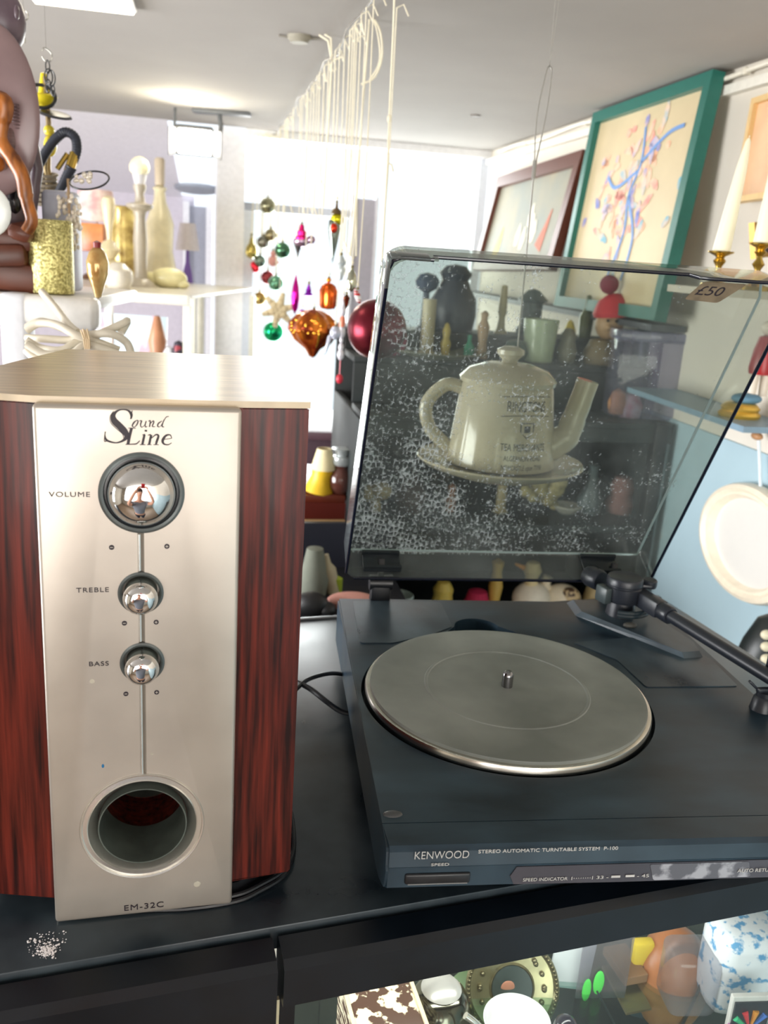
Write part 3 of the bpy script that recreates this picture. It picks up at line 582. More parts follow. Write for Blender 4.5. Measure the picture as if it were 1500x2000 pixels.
# dust cover: own frame, x along the width, y up the lid, z out of its open side
LX = Vector((-0.0520, 1.1100, CZ - 0.3780)); LYW = 0.157; PHI = 1.0777; LL = 0.4440; LW = 0.418; LD = 0.049; LT = 0.0026
ex = Vector((math.cos(LYW), math.sin(LYW), 0)); eb = Vector((-math.sin(LYW), math.cos(LYW), 0)); Z = Vector((0, 0, 1))
tv = -math.cos(PHI) * eb + math.sin(PHI) * Z; nv = -math.sin(PHI) * eb - math.cos(PHI) * Z
LM = Matrix.Identity(4)
for i in range(3): LM[i][0] = ex[i]; LM[i][1] = tv[i]; LM[i][2] = nv[i]; LM[i][3] = LX[i]
# shared solid: outer shell box with bent front lip
lid = MB()
R_c = 0.022
def shell(mb, x0, x1, y0, y1, z0, z1, t):
    """open box: outer skin, inner skin, rim"""
    n = 5
    def loop(ins, z):
        a0, a1, b0, b1 = x0 + ins, x1 - ins, y0 + ins, y1 - ins; r = max(0.002, R_c - ins); out = []
        for cxx, cyy, s0 in ((a1 - r, b1 - r, 0), (a0 + r, b1 - r, 1), (a0 + r, b0 + r, 2), (a1 - r, b0 + r, 3)):
            for k in range(n + 1):
                a = (s0 + k / n) * PI / 2; out.append((cxx + r * math.cos(a), cyy + r * math.sin(a), z))
        return out
    rows = []
    rc = 0.005
    rows.append(loop(rc, z0))
    for k in range(1, 5):
        a = PI / 2 * k / 4; rows.append([(x, y, z0 + rc * (1 - math.cos(a))) for x, y, _ in loop(rc * (1 - math.sin(a)), 0)])
    zt = []
    rim = loop(0, z1); rimi = loop(t, z1)
    def lip(p):      # the front wall is lower between two steps
        x, y, z = p
        if y > y1 - 0.02 and x0 + 0.045 < x < x1 - 0.11: return (x, y, z - 0.012)
        return p
    # extra points on the top edge for the steps
    rows.append(rim); rows.append(rimi)
    for k in range(4, 0, -1):
        a = PI / 2 * k / 4; rows.append([(x, y, z0 + t + rc * (1 - math.cos(a))) for x, y, _ in loop(t + rc * (1 - math.sin(a)), 0)])
    rows.append(loop(t + rc, z0 + t))
    V = [[mb.b.verts.new(p) for p in r] for r in rows]; m2 = len(V[0])
    for A_, B_ in zip(V, V[1:]):
        for k in range(m2): mb.b.faces.new((A_[k], A_[(k + 1) % m2], B_[(k + 1) % m2], B_[k]))
    mb.b.faces.new(list(reversed(V[0]))); mb.b.faces.new(V[-1])
shell(lid, 0, LW, 0, LL, 0, LD, LT)
TINT = tinted((218, 222, 216), haze=(196, 206, 210), amount=0.12, speck=0.7)
cover = lid.build('dust_cover', TINT); 
# step cutouts in the front wall
c = MB(); c.box((0.045 + (LW - 0.15) / 2, LL, LD), (LW - 0.155, 0.03, 0.022)); cc = c.build('cut', TINT)
boolean(cover, [cc])
def draft(me):                 # the front wall of the cover slopes outwards
    for v in me.vertices:
        t_ = max(0.0, min(1.0, (v.co.y - (LL - 0.05)) / 0.03)); v.co.y += 0.013 * max(0.0, v.co.z) / LD * t_
draft(cover.data)
cover.parent = tt; cover.matrix_parent_inverse = Matrix.Identity(4)
bpy.context.view_layer.update()
TTM = Matrix.Translation(TP) @ Matrix.Rotation(TY, 4, 'Z')
cover.matrix_local = TTM.inverted() @ LM
# dark polished rim edge
EDGE = M((16, 20, 34), 0.12)
m_ = MB(); e = LT / 2
def rimline(pts, r=0.0020): m_.tube(pts, r, 8)
rimline([(e, 0.012, LD), (e, LL - 0.014, LD), (e + 0.003, LL - 0.005, LD), (0.012, LL - e, LD), (0.043, LL - e, LD)])
rimline([(0.044, LL - e, LD - 0.011), (LW - 0.115, LL - e, LD - 0.011), (LW - 0.108, LL - e, LD - 0.002), (LW - 0.098, LL - e, LD), (LW - 0.012, LL - e, LD), (LW - e - 0.003, LL - 0.005, LD), (LW - e, LL - 0.014, LD), (LW - e, 0.012, LD)])
rimline([(0.012, e, LD), (LW - 0.012, e, LD)])
ce = m_.build('cover_edge', EDGE, cover); draft(ce.data)
for pts in ([(0.006, 0.006, 0.003), (0.006, LL - 0.02, 0.003)], [(LW - 0.006, 0.006, 0.003), (LW - 0.006, LL - 0.03, 0.003), (LW - 0.012, LL - 0.014, 0.003)], [(0.006, 0.006, 0.003), (LW - 0.006, 0.006, 0.003)]):
    m_ = MB(); m_.tube(pts, 0.0016, 8); m_.build('fold_highlight', M((170, 190, 190), 0.15, 0.5), cover)  # pale tubes modelled as the highlights along the folds
m_ = MB(); m_.box((0.021, LL - e, LD - 0.008), (0.038, LT + 0.0008, 0.020), None, 0.001); m_.box((e, LL - 0.016, LD - 0.008), (LT + 0.0008, 0.028, 0.020), None, 0.001); cbk = m_.build('corner_block', tinted((150, 160, 165), amount=0.35), cover); draft(cbk.data)
for u in (0.050, 0.352):
    mb = MB(); mb.box((u, 0.004, 0.022), (0.050, 0.005, 0.034), None, 0.002); mb.box((u, 0.008, 0.010), (0.050, 0.006, 0.004)); mb.box((u, 0.008, 0.036), (0.050, 0.006, 0.004)); mb.build('hinge_pocket', M((30, 36, 40), 0.25), cover)
# price sticker on the inside of the cover
def lidpt(px, py): P = onpl(px, py, LX + nv * LT, nv); q = LM.inverted() @ P; return q.x, q.y
sx0, sy0 = lidpt(1345, 578); sx1, sy1 = lidpt(1436, 560)
m_ = MB(); m_.prism(rpoly([(sx0 - 0.004, sy0 - 0.004), (sx1 - 0.012, sy0 - 0.006), (sx1 + 0.012, sy1 + 0.004), (sx0 + 0.010, sy1 + 0.004)], 0.004), LT + 0.0002, LT + 0.0006)
stk = m_.build('price_sticker', M((118, 104, 84), 0.6, n=60, var=0.2), cover)
textmesh('£50', (sy1 - sy0) * 0.8 + 0.004, 'handwriting', INK, stk, Matrix.Translation(Vector(((sx0 + sx1) / 2 - 0.004, (sy0 + sy1) / 2, LT + 0.0007))), sx=1.3, shear=0.3)
# hinges on the plinth
for px in (742, 1190):
    u, v = tp(px, 1170); v = TD + 0.004
    m_ = MB(); m_.box((u, v, TH + 0.010), (0.026, 0.018, 0.034), None, 0.003); m_.lathe([(0, -0.015), (0.010, -0.015), (0.010, 0.015), (0, 0.015)], (u, v, TH + 0.022), 24, ry(PI / 2)); m_.box((u, v + 0.004, TH + 0.038), (0.008, 0.008, 0.03), rx(-0.3), 0.001); m_.build('hinge', BLACKP, tt)
# white crumbs and wires on the cabinet top
m_ = MB(); rnd = random.Random(3)
for k in range(260):
    d = abs(rnd.gauss(0, 0.45)); P = onz(88 + rnd.gauss(0, 12) + d * 26 * rnd.choice((-0.5, 1)), 1865 - d * 34 + rnd.gauss(0, 6), TZ); m_.ball((P.x, P.y, TT + 0.0003), rnd.choice((0.0003, 0.0005, 0.0008)), (1, 1, 0.6), 6)
o = m_.build('white_crumbs', M((240, 235, 235), 0.7)); tag(o, 'scatter of white crumbs on the black cabinet in front of the speaker', 'crumbs', kind='stuff')
def wire(pix, rad, name, label, cat, mat=BLACKP):
    m_ = MB(); m_.tube(bez([onz(px, py, TZ + dz) for px, py, dz in pix]), rad, 8); o = m_.build(name, mat); tag(o, label, cat); return o
wire([(575, 1350, 0.03), (600, 1328, 0.03), (640, 1316, 0.03), (672, 1318, 0.02), (700, 1330, 0.008)], 0.0026, 'power_cable', 'upper thin black cable arching from the speaker to the record player', 'cable')
wire([(575, 1330, 0.03), (605, 1345, 0.028), (640, 1372, 0.02), (668, 1390, 0.010), (700, 1394, 0.008)], 0.0030, 'audio_cable', 'lower black cable sagging from the speaker to the record player', 'cable')
#@@PART2
# =================================================================== HELPERS FOR SMALL THINGS
def one(name, label, cat, mb, mat, group=None, loc=None, smooth=True):
    o = mb.build(name, mat, None, smooth, loc); return tag(o, label, cat, group)
def sizes(P): return mpp(P)
# =================================================================== ORNAMENTS ON THE CEILING WIRE
W0 = onz(722, 0, 0.43); W1 = onz(527, 275, 0.43); WB = (W1.x - W0.x) / (W1.y - W0.y); WA = W0.x - WB * W0.y
m_ = MB(); wp = []
for k in range(-3, 23):
    Y = W0.y + (W1.y - W0.y) * k / 22; wp.append((WA + WB * Y + 0.006 * math.sin(k * 2.1), Y, CZ + 0.425 + 0.008 * math.sin(k * 1.3)))
m_.tube(bez(wp, 4), 0.0022, 6); one('ceiling_wire', 'thin grey wire strung under the ceiling, carrying all the ornament strings', 'wire', m_, M((110, 105, 98), 0.5))
def wireY(px, py):
    v = ray(px, py); k = v.x / v.y
    return max(1.6, min(3.7, WA / (k - WB)))
STR = M((238, 230, 205), 0.7)
def hang(root, top, knot=True):
    """string from the ornament up to the wire, in the ornament's own frame"""
    h = CZ + 0.425 - root.location.z
    r = 0.0009 + 0.00022 * root.location.y
    mb = MB(); mb.tube([(0, 0, top), (0.003, 0.002, top + (h - top) * 0.5), (0, 0, h)], r, 6)
    if knot: mb.ball((0, 0, top + 0.006), r * 2.2, seg=8); mb.tube([(0, 0, h), (0.012, 0.0, h + 0.006), (0.022, 0.0, h - 0.012)], r, 5)
    mb.build('string', STR, root)
def metal(c, r=0.12): return M(c, r, 0.85, n=18, var=0.1)
def orn(px, py, label, parts, cat='ornament', name='christmas_bauble', group='ornaments hanging from the ceiling wire', Y=None, top=None, cap=True):
    P = at(px, py, Y or wireY(px, py)); k = mpp(P); t = thing(name, label, cat, P, 0, group)
    for nm, fn, mat in parts:
        mb = MB(); fn(mb, k); mb.build(nm, mat, t)
    tp_ = (top or 16) * k
    if cap:
        mb = MB(); mb.lathe([(0, 0), (2.6 * k, 0), (2.6 * k, 3 * k), (1.2 * k, 5 * k), (0, 5.5 * k)], (0, 0, tp_ - 2 * k), 12); mb.build('cap', M((130, 120, 80), 0.3, 0.8), t)
    hang(t, tp_ + 2 * k); return t
def bauble(px, py, d, c, label, r=0.12, **kw):
    return orn(px, py, label, [('glass_ball', lambda mb, k: mb.ball((0, 0, 0), d / 2 * k, seg=32), metal(c, r))], top=d / 2, **kw)
bauble(523, 402, 32, (140, 138, 112), 'ribbed silver bauble, the highest and topmost of the left cluster')
bauble(529, 459, 25, (150, 140, 108), 'small bronze silver bauble just above the green one in the left cluster')
bauble(514, 473, 25, (128, 126, 116), 'grey silver bauble touching the bronze one in the left cluster')
bauble(552, 489, 31, (84, 128, 100), 'dark green bauble on the right side of the left cluster')
bauble(508, 510, 24, (118, 134, 122), 'grey green bauble in the middle of the left cluster')
bauble(523, 542, 27, (142, 62, 66), 'dark red bauble low in the left cluster beside the pale green one')
bauble(539, 553, 30, (112, 166, 138), 'pale mint bauble lowest in the left cluster')
bauble(507, 583, 26, (170, 142, 84), 'small gold bauble hanging alone above the cream star')
bauble(534, 648, 40, (28, 170, 112), 'shiny emerald green bauble below the cream star')
bauble(736, 643, 116, (112, 34, 46), 'big maroon ball half hidden behind the edge of the dust cover', r=0.3, Y=1.75)
orn(491, 490, 'gold teardrop bauble at the left of the left cluster', [('glass_drop', lambda mb, k: mb.lathe([(0, -15 * k), (8 * k, -12 * k), (12 * k, -3 * k), (10.5 * k, 6 * k), (5 * k, 14 * k), (3 * k, 24 * k), (0, 30 * k)]), metal((190, 172, 96)))], top=30)
orn(498, 521, 'small red cone shaped ornament at the left of the left cluster', [('glass_cone', lambda mb, k: mb.lathe([(0, -14 * k), (6 * k, -10 * k), (8 * k, 0), (6 * k, 9 * k), (0, 12 * k)], rot=ry(-0.35)), metal((205, 48, 62)))], top=12)
orn(533, 510, 'pink little figure ornament between the green baubles', [('glass_figure', lambda mb, k: (mb.ball((0, 0, 0), 9 * k, (1, 0.8, 1.2)), mb.ball((1 * k, 0, 14 * k), 6 * k), mb.ball((8 * k, 0, -2 * k), 4 * k)), M((214, 150, 140), 0.4))], top=20)
orn(589, 462, 'magenta and silver bell shaped ornament with a pointed tail', [('bell_top', lambda mb, k: mb.lathe([(0, 24 * k), (4 * k, 22 * k), (6 * k, 12 * k), (9 * k, 10 * k), (9 * k, 2 * k), (14 * k, -2 * k), (14 * k, -6 * k), (0, -6 * k)]), metal((208, 28, 112))),
    ('silver_ball', lambda mb, k: (mb.ball((0, 0, -9 * k), 15 * k, (1.1, 1, 0.75)), mb.ball((19 * k, 0, -5 * k), 9 * k)), metal((186, 160, 184))), ('glass_tail', lambda mb, k: mb.lathe([(0, -42 * k), (3 * k, -30 * k), (9 * k, -14 * k), (0, -10 * k)], (-6 * k, 0, 0)), metal((120, 120, 122)))], top=24)
orn(657, 420, 'long parrot shaped ornament with yellow crown, red berry and silver tail', [('crown', lambda mb, k: (mb.ball((2 * k, 0, -8 * k), 13 * k, (1, 1, 0.9)),), metal((206, 196, 40), 0.3)), ('hood', lambda mb, k: mb.lathe([(11 * k, 2 * k), (8 * k, 9 * k), (3 * k, 13 * k), (2 * k, 22 * k), (0, 24 * k)]), M((92, 72, 44), 0.4)),
    ('berry', lambda mb, k: mb.ball((-3 * k, -10 * k, -25 * k), 8 * k, (0.9, 1, 1.2)), metal((214, 62, 40), 0.25)), ('silver_tail', lambda mb, k: mb.lathe([(0, -92 * k), (2 * k, -80 * k), (8 * k, -52 * k), (12 * k, -26 * k), (11 * k, -10 * k), (0, -6 * k)], (-3 * k, 0, 0)), metal((128, 136, 128)))], top=24)
orn(577, 576, 'magenta spindle ornament standing upright above the big orange one', [('glass_spindle', lambda mb, k: mb.lathe([(0, -38 * k), (6 * k, -26 * k), (8.5 * k, -4 * k), (6 * k, 16 * k), (2 * k, 34 * k), (0, 40 * k)]), metal((206, 26, 150)))], top=38, cap=False)
orn(603, 568, 'small violet tree shaped ornament above the big orange one', [('glass_tree', lambda mb, k: mb.lathe([(0, -12 * k), (10 * k, -9 * k), (5 * k, -2 * k), (6 * k, 0), (2 * k, 12 * k), (0, 16 * k)]), metal((150, 40, 196)))], top=15)
orn(641, 578, 'orange lantern shaped ornament with ribbed glass sides', [('lantern', lambda mb, k: mb.lathe([(0, -26 * k), (12 * k, -24 * k), (15 * k, -18 * k), (16 * k, 10 * k), (12 * k, 20 * k), (6 * k, 24 * k), (0, 26 * k)], seg=40, wob=lambda a, z: 1 + 0.09 * math.cos(8 * a)), metal((216, 98, 34), 0.2)), ('top_knob', lambda mb, k: mb.ball((0, 0, 30 * k), 5 * k), metal((240, 150, 40)))], top=34)
def starball(mb, k):
    mb.lathe([(0, -54 * k), (6 * k, -50 * k), (14 * k, -36 * k), (34 * k, -20 * k), (46 * k, 0), (44 * k, 14 * k), (30 * k, 30 * k), (14 * k, 38 * k), (0, 42 * k)], seg=48, wob=lambda a, z: 1 + 0.10 * math.cos(6 * a))
def studs(mb, k):
    rn = random.Random(5)
    for i in range(26):
        a = -PI / 2 + rn.uniform(-1.1, 0.5); zz = rn.uniform(-6, 22); r = 45 if zz < 14 else 36
        mb.ball((r * k * math.cos(a), r * k * math.sin(a), zz * k), 2.8 * k, seg=8)
def bands(mb, k):
    for s_ in (0.35, 1.4):
        mb.tube([(44 * k * math.cos(-PI / 2 + s_) * math.cos(q) * 1.0, 46 * k * math.sin(-PI / 2 + s_) * math.cos(q), 38 * k * math.sin(q)) for q in [(-0.9 + 2.2 * i / 12) for i in range(13)]], 1.6 * k, 6)
orn(612, 645, 'large amber red star bauble with gold studs in the middle of the hanging ornaments', [('glass_star', starball, M((166, 60, 34), 0.15, 0.7, n=22, var=0.3, col2=(226, 132, 40))), ('gold_studs', studs, metal((240, 176, 60))), ('gold_braid', bands, metal((186, 150, 50)))], top=42)
def shellstar(mb, k):
    for i in range(6):
        a = i * PI / 3 + 0.3
        for j in range(5): mb.ball(((6 + j * 6) * k * math.cos(a), -2 * k * (j % 2), (6 + j * 6) * k * math.sin(a)), (9 - j) * k, seg=12)
orn(545, 606, 'knobbly cream coloured star ornament beside the amber star', [('star_arms', shellstar, M((226, 208, 168), 0.5))], top=30, cap=False)
orn(591, 612, 'tiny violet ball tucked on top of the amber star', [('glass_ball', lambda mb, k: mb.ball((0, 0, 0), 8 * k), metal((160, 40, 190)))], top=8, Y=2.55, cap=False)
orn(666, 521, 'frosted clear icicle ornament left of the silver bulb', [('icicle', lambda mb, k: mb.lathe([(0, -26 * k), (4 * k, -24 * k), (9 * k, -6 * k), (6 * k, 2 * k), (10 * k, 8 * k), (5 * k, 18 * k), (0, 24 * k)]), M((205, 214, 216), 0.15, 0.3))], top=24)
orn(687, 548, 'silver pine cone shaped bulb at the right of the ornaments', [('silver_bulb', lambda mb, k: mb.lathe([(0, -22 * k), (8 * k, -16 * k), (11 * k, -4 * k), (8 * k, 10 * k), (3 * k, 22 * k), (0, 26 * k)]), metal((178, 180, 160)))], top=26)
orn(698, 578, 'slim red and white striped drop next to the maroon ball', [('striped_drop', lambda mb, k: mb.lathe([(0, -16 * k), (5 * k, -10 * k), (6 * k, 2 * k), (3 * k, 12 * k), (0, 16 * k)], rot=ry(-0.4)), M((200, 40, 50), 0.2, n=30, var=0.1, col2=(240, 235, 235), stretch=(0.3, 0.3, 3), lo=0.49, hi=0.51))], top=14)
orn(677, 583, 'small dark red and bronze cone beside the striped drop', [('bronze_cone', lambda mb, k: mb.lathe([(0, -22 * k), (4 * k, -12 * k), (7 * k, 2 * k), (0, 10 * k)]), metal((120, 66, 44)))], top=10)
orn(655, 650, 'clear glass bird ornament with a long tail right of the amber star', [('glass_bird', lambda mb, k: (mb.ball((0, 0, 0), 12 * k, (0.9, 0.7, 1.1)), mb.lathe([(0, -46 * k), (2 * k, -40 * k), (5 * k, -10 * k), (0, 0)], (-8 * k, 0, 0), rot=ry(0.25))), M((206, 210, 226), 0.15, 0.4))], top=12)
# long crystal chain
P = at(668, 640, 2.0); k = mpp(P); t = thing('crystal_chain', 'long chain of clear and coral crystal drops reaching below the other ornaments', 'ornament', P, 0)
mb = MB(); zz = 40
for i in range(9):
    mb.ball((0, 0, (60 - i * 14) * k), (5 + 2 * (i % 3)) * k, (0.8, 0.8, 1.3), 10)
mb.build('crystals', M((226, 224, 232), 0.12, 0.2), t)
mb = MB(); mb.ball((0, 0, 10 * k), 7 * k, (0.9, 0.9, 2.2), 12); mb.build('coral_drop', M((236, 140, 110), 0.25), t)
mb = MB(); mb.tube([(0, 0, -50 * k), (0, 0, -100 * k)], 1.2 * k, 5); mb.ball((0, 0, -100 * k), 9 * k, (0.8, 0.8, 1.1), 12); mb.build('red_bead', M((196, 44, 64), 0.3), t)
hang(t, 62 * k)
# ribbons: bare strings
for i, px in enumerate((560, 570, 583, 597, 608, 618, 626, 634, 646, 672, 681)):
    bot = (380, 400, 372, 410, 396, 405, 340, 420, 378, 500, 470)[i]
    P = at(px - 8, bot, wireY(px, 300)); P.x = WA + WB * P.y; t = MB(); h = CZ + 0.425 - P.z; r = 0.0011 + 0.0002 * P.y
    t.tube([(0, 0, 0), (0.004, 0, h * 0.4), (0, 0, h), (0.010, 0, h + 0.012), (0.018, 0, h - 0.02)], r, 5); t.tube([(0, 0, 0), (0.012, 0, -0.03)], r, 5)
    one('white_string', 'bare white string with a knotted end hanging from the ceiling wire', 'string', t, STR, 'bare strings hanging from the ceiling wire', loc=P)
# nearer cord with a bow, cord in front of it, and the looped string
t = MB(); Y = 1.95; A0 = at(722, 30, Y); B0 = at(697, 350, Y); C0 = at(690, 500, Y)
t.tube([A0, B0, C0 + Vector((0.006, 0, 0)), C0 + Vector((0, 0, -0.006)), C0 - Vector((0.006, 0, 0)), B0 + Vector((0.002, 0, 0))], 0.0022, 6); t.tube(bez([at(x, y, Y) for x, y in ((722, 25), (742, 60), (746, 110), (732, 150), (705, 165))], 6), 0.0022, 6); t.tube(bez([at(x, y, Y) for x, y in ((722, 25), (735, 55), (742, 100), (738, 130), (722, 155))], 6), 0.0018, 6)
one('looped_cord', 'white cord tied in a big bow near the ceiling and ending in a loop', 'string', t, STR)
t = MB(); Y = 1.5; t.tube([at(772, -60, Y), at(768, 60, Y), at(760, 230, Y), at(757, 320, Y), at(748, 480, Y), at(738, 640, Y)], 0.0017, 6); t.tube([at(757, 318, Y), at(765, 322, Y), at(768, 335, Y)], 0.0014, 5); t.ball(at(760, 232, Y), 0.0045, (0.8, 0.8, 1.5), 8)
one('plain_cord', 'knotted white cord hanging straight in front of the lid corner', 'string', t, STR)
t = MB(); Y = 2.3
for a in ((650, 30, 640, 90), ): pass
P1 = at(648, 120, 2.1); t.tube([P1, P1 + Vector((-0.01, 0, 0.04)), P1 + Vector((-0.03, 0, 0.05))], 0.0022, 5); t.tube([P1, P1 + Vector((-0.004, 0, 0.045)), P1 + Vector((-0.018, 0, 0.052))], 0.0022, 5); t.tube([P1 + Vector((0.02, 0, 0.01)), P1, P1 + Vector((-0.004, 0, -0.30))], 0.0022, 5)
one('cord_stub', 'stubby white cord end sticking up from the ceiling wire', 'string', t, STR)
# =================================================================== HANGING TEAPOT
PT = at(975, 905, 1.33); k = mpp(PT)
t = thing('hanging_teapot', 'cream advertising teapot with black lettering hanging on a wire behind the dust cover', 'teapot', PT, 0.0)
CER = M((196, 187, 164), 0.16, n=8, var=0.05, coat=0.4)
H0 = 0; Rb, Rt, Ht = 105 * k, 88 * k, 158 * k
m_ = MB(); m_.lathe([(0, 0), (Rb * 0.95, 0), (Rb, 4 * k), (Rt, Ht - 6 * k), (Rt * 0.97, Ht), (0, Ht)], seg=64); m_.build('pot', CER, t)
m_ = MB(); m_.lathe([(0, Ht), (Rt * 1.03, Ht), (Rt * 1.05, Ht + 8 * k), (Rt * 0.85, Ht + 26 * k), (Rt * 0.5, Ht + 36 * k), (0, Ht + 38 * k)], seg=56); lidp = m_.build('lid', CER, t)
m_ = MB(); m_.lathe([(0, Ht + 36 * k), (14 * k, Ht + 36 * k), (16 * k, Ht + 44 * k), (26 * k, Ht + 54 * k), (26 * k, Ht + 62 * k), (14 * k, Ht + 68 * k), (0, Ht + 68 * k)], seg=32); m_.build('knob', CER, lidp)
m_ = MB(); m_.tube(bez([(Rt * 0.95, -10 * k, 40 * k), (Rt + 30 * k, -12 * k, 62 * k), (Rt + 44 * k, -14 * k, 105 * k), (Rt + 60 * k, -16 * k, Ht + 16 * k)], 6), [30 * k] * 4 + [27 * k] * 4 + [24 * k] * 4 + [22 * k] * 3 + [21 * k] * 4, 20); m_.build('spout', CER, t)
m_ = MB(); m_.tube(bez([(-Rt * 0.9, 0, Ht - 18 * k), (-Rt - 28 * k, 0, Ht - 12 * k), (-Rt - 62 * k, 0, Ht - 50 * k), (-Rt - 52 * k, 0, 60 * k), (-Rt - 12 * k, 0, 26 * k)], 6), 13 * k, 14); m_.build('handle', CER, t)
m_ = MB(); m_.lathe([(0, -14 * k), (70 * k, -14 * k), (90 * k, -22 * k), (150 * k, -2 * k), (162 * k, 8 * k), (160 * k, 11 * k), (120 * k, 2 * k), (90 * k, -2 * k), (0, -1 * k)], seg=72); m_.build('saucer', CER, t)
LET = M((44, 44, 40), 0.5)
def wrap(cx0, z0):
    def f(c):
        z = z0 + c.y; R_ = Rb + (Rt - Rb) * z / Ht + 0.0006; a = (cx0 + c.x) / R_
        return Vector((R_ * math.sin(a), -R_ * math.cos(a), z))
    return f
def tl(body, z, size, sx=1.0, sp_=1.0, cx0=32): textmesh(body, size * k, 'lettering', LET, t, None, sx=sx, spacing=sp_, warp=wrap(cx0 * k, z * k), extr=0.0)
tl('RINGTONS', 126, 27, 0.60); tl('TEA MERCHANTS', 52, 19, 0.62); tl('ALGERNON ROAD', 32, 13, 0.70); tl('NEWCASTLE upon TYNE', 15, 13, 0.60)
m_ = MB()
for z0 in (143, 108):
    pts = []
    for i in range(25):
        q = i / 24; s_ = 0.6 + 0.4 * abs(q - 0.5) * 2; p = wrap(0, 0)(Vector(((34 - 52 + 104 * q) * k, (z0 + 3 * math.sin(q * PI)) * k, 0))); pts.append(p)
    m_.tube(pts, 0.0005, 4)
m_.build('banner_lines', LET, t)
m_ = MB(); w_ = wrap(34 * k, 84 * k)
def crest(pts): m_.b.faces.new([m_.b.verts.new(w_(Vector((x * k, y * k, 0)))) for x, y in pts])
crest([(-14, 14), (14, 14), (14, 12), (-14, 12)]); crest([(-14, 12), (-12, 12), (-12, -4), (-14, -2)]); crest([(14, 12), (12, 12), (12, -4), (14, -2)]); crest([(-14, -2), (-12, -4), (0, -13), (0, -16)]); crest([(14, -2), (12, -4), (0, -13), (0, -16)]); crest([(-6, 8), (6, 8), (6, -4), (-6, -4)])
m_.build('crest', LET, t)
m_ = MB(); hz = CZ + CEIL - PT.z; zt = Ht + 66 * k
a = inv(PT, 0, at(1028, 330, 1.33)).z; b_ = inv(PT, 0, at(1045, 128, 1.33)).z
m_.tube([(12 * k, 0, zt), (0.006, 0, a)], 0.0013, 6); m_.tube(bez([(0.006, 0, a), (0.002, 0, (a + b_) / 2), (0.008, 0, b_ - 0.01), (0.012, 0, b_), (0.016, 0, b_ - 0.01), (0.014, 0, (a + b_) / 2), (0.006, 0, a)], 8), 0.0011, 6)
m_.tube([(0.006, 0, a - 0.012), (0.006, 0, a + 0.012)], 0.003, 8); m_.tube([(0.012, 0, b_), (0.008, 0, hz)], 0.0006, 5); m_.tube([(0.012, 0, b_), (0.020, 0, hz)], 0.0006, 5)
m_.build('hanging_wire', M((150, 148, 142), 0.4, 0.6), t)
# =================================================================== PAINTINGS ON THE RIGHT WALL
rn_v = Vector((math.cos(YAW), math.sin(YAW), 0)); bn_v = Vector((-math.sin(YAW), math.cos(YAW), 0))
def painting(TL, TR, BL, fw, fd, name, label, fmat, cmat, cat='painting'):
    U = (TR - TL); wd = U.length; U.normalize(); D = (BL - TL); D = D - U * D.dot(U); hd = D.length; D.normalize(); N_ = D.cross(U).normalized()
    if N_.dot(CAM - TL) < 0: N_ = -N_
    t = thing(name, label, cat, (0, 0, 0)); Mx = Matrix.Identity(4)
    for i in range(3): Mx[i][0] = U[i]; Mx[i][1] = -D[i]; Mx[i][2] = N_[i]; Mx[i][3] = (TL + D * hd)[i]
    t.matrix_world = Mx
    m_ = MB()
    for x0, x1, y0, y1 in ((0, wd, 0, fw), (0, wd, hd - fw, hd), (0, fw, fw, hd - fw), (wd - fw, wd, fw, hd - fw)): m_.prism([(x0, y0), (x1, y0), (x1, y1), (x0, y1)], 0, fd)
    m_.build('frame', fmat, t, False)
    m_ = MB(); m_.prism([(fw * 0.8, fw * 0.8), (wd - fw * 0.8, fw * 0.8), (wd - fw * 0.8, hd - fw * 0.8), (fw * 0.8, hd - fw * 0.8)], 0.001, fd * 0.45); cv = m_.build('canvas', cmat, t, False)
    return t, cv, wd, hd
TLg = wallr(1178, 225, 1.115); TRg = wallr(1418, 141, 1.115); BLg = wallr(1103, 600, 1.06)
t, cv, wd, hd = painting(TLg, TRg, BLg, 0.030, 0.032, 'green_framed_picture', 'large abstract picture of pastel strokes in a teal green frame leaning on the right wall', M((28, 104, 92), 0.4), M((208, 190, 152), 0.5, n=6, var=0.06))
print('green', wd, hd)
rnd = random.Random(11); zc = 0.0150
cols = [((236, 176, 140), 22), ((236, 150, 138), 24), ((130, 190, 208), 16), ((110, 130, 205), 14), ((180, 180, 216), 14)]
for ci, (c, n) in enumerate(cols):
    m_ = MB()
    for i in range(n):
        x = wd * (0.5 + rnd.gauss(0, 0.17)); y = hd * (0.55 + rnd.gauss(0, 0.19)); a = rnd.uniform(0, PI); l = rnd.uniform(0.02, 0.07)
        if not (0.05 < x < wd - 0.05 and 0.06 < y < hd - 0.06): continue
        cur = rnd.uniform(-1, 1); pts = []
        for j in range(7):
            q = j / 6; aa = a + cur * q; x += math.cos(aa) * l / 6; y += math.sin(aa) * l / 6; pts.append((x, y, 0.006 + 0.024 * math.sin(PI * q) * rnd.uniform(0.4, 1)))
        m_.stroke(pts, Matrix.Translation((0, 0, zc + ci * 0.0002)), 0.0003)
    m_.build('brush_strokes', M(c, 0.6, n=30, var=0.15, col2=(236, 200, 170)), cv, False)
m_ = MB()
for l in ([(0.52, 0.86), (0.55, 0.70), (0.50, 0.55), (0.53, 0.38), (0.46, 0.16)], [(0.55, 0.70), (0.72, 0.80), (0.84, 0.82)], [(0.53, 0.66), (0.36, 0.60), (0.26, 0.66)], [(0.50, 0.55), (0.62, 0.36), (0.60, 0.16)]):
    m_.stroke([(p.x * wd, p.y * hd, p.z) for p in bez([(x, y, 0.010) for x, y in l], 5)], Matrix.Translation((0, 0, zc + 0.0012)), 0.0003)
m_.build('dancer_outline', M((110, 150, 204), 0.6), cv, False)
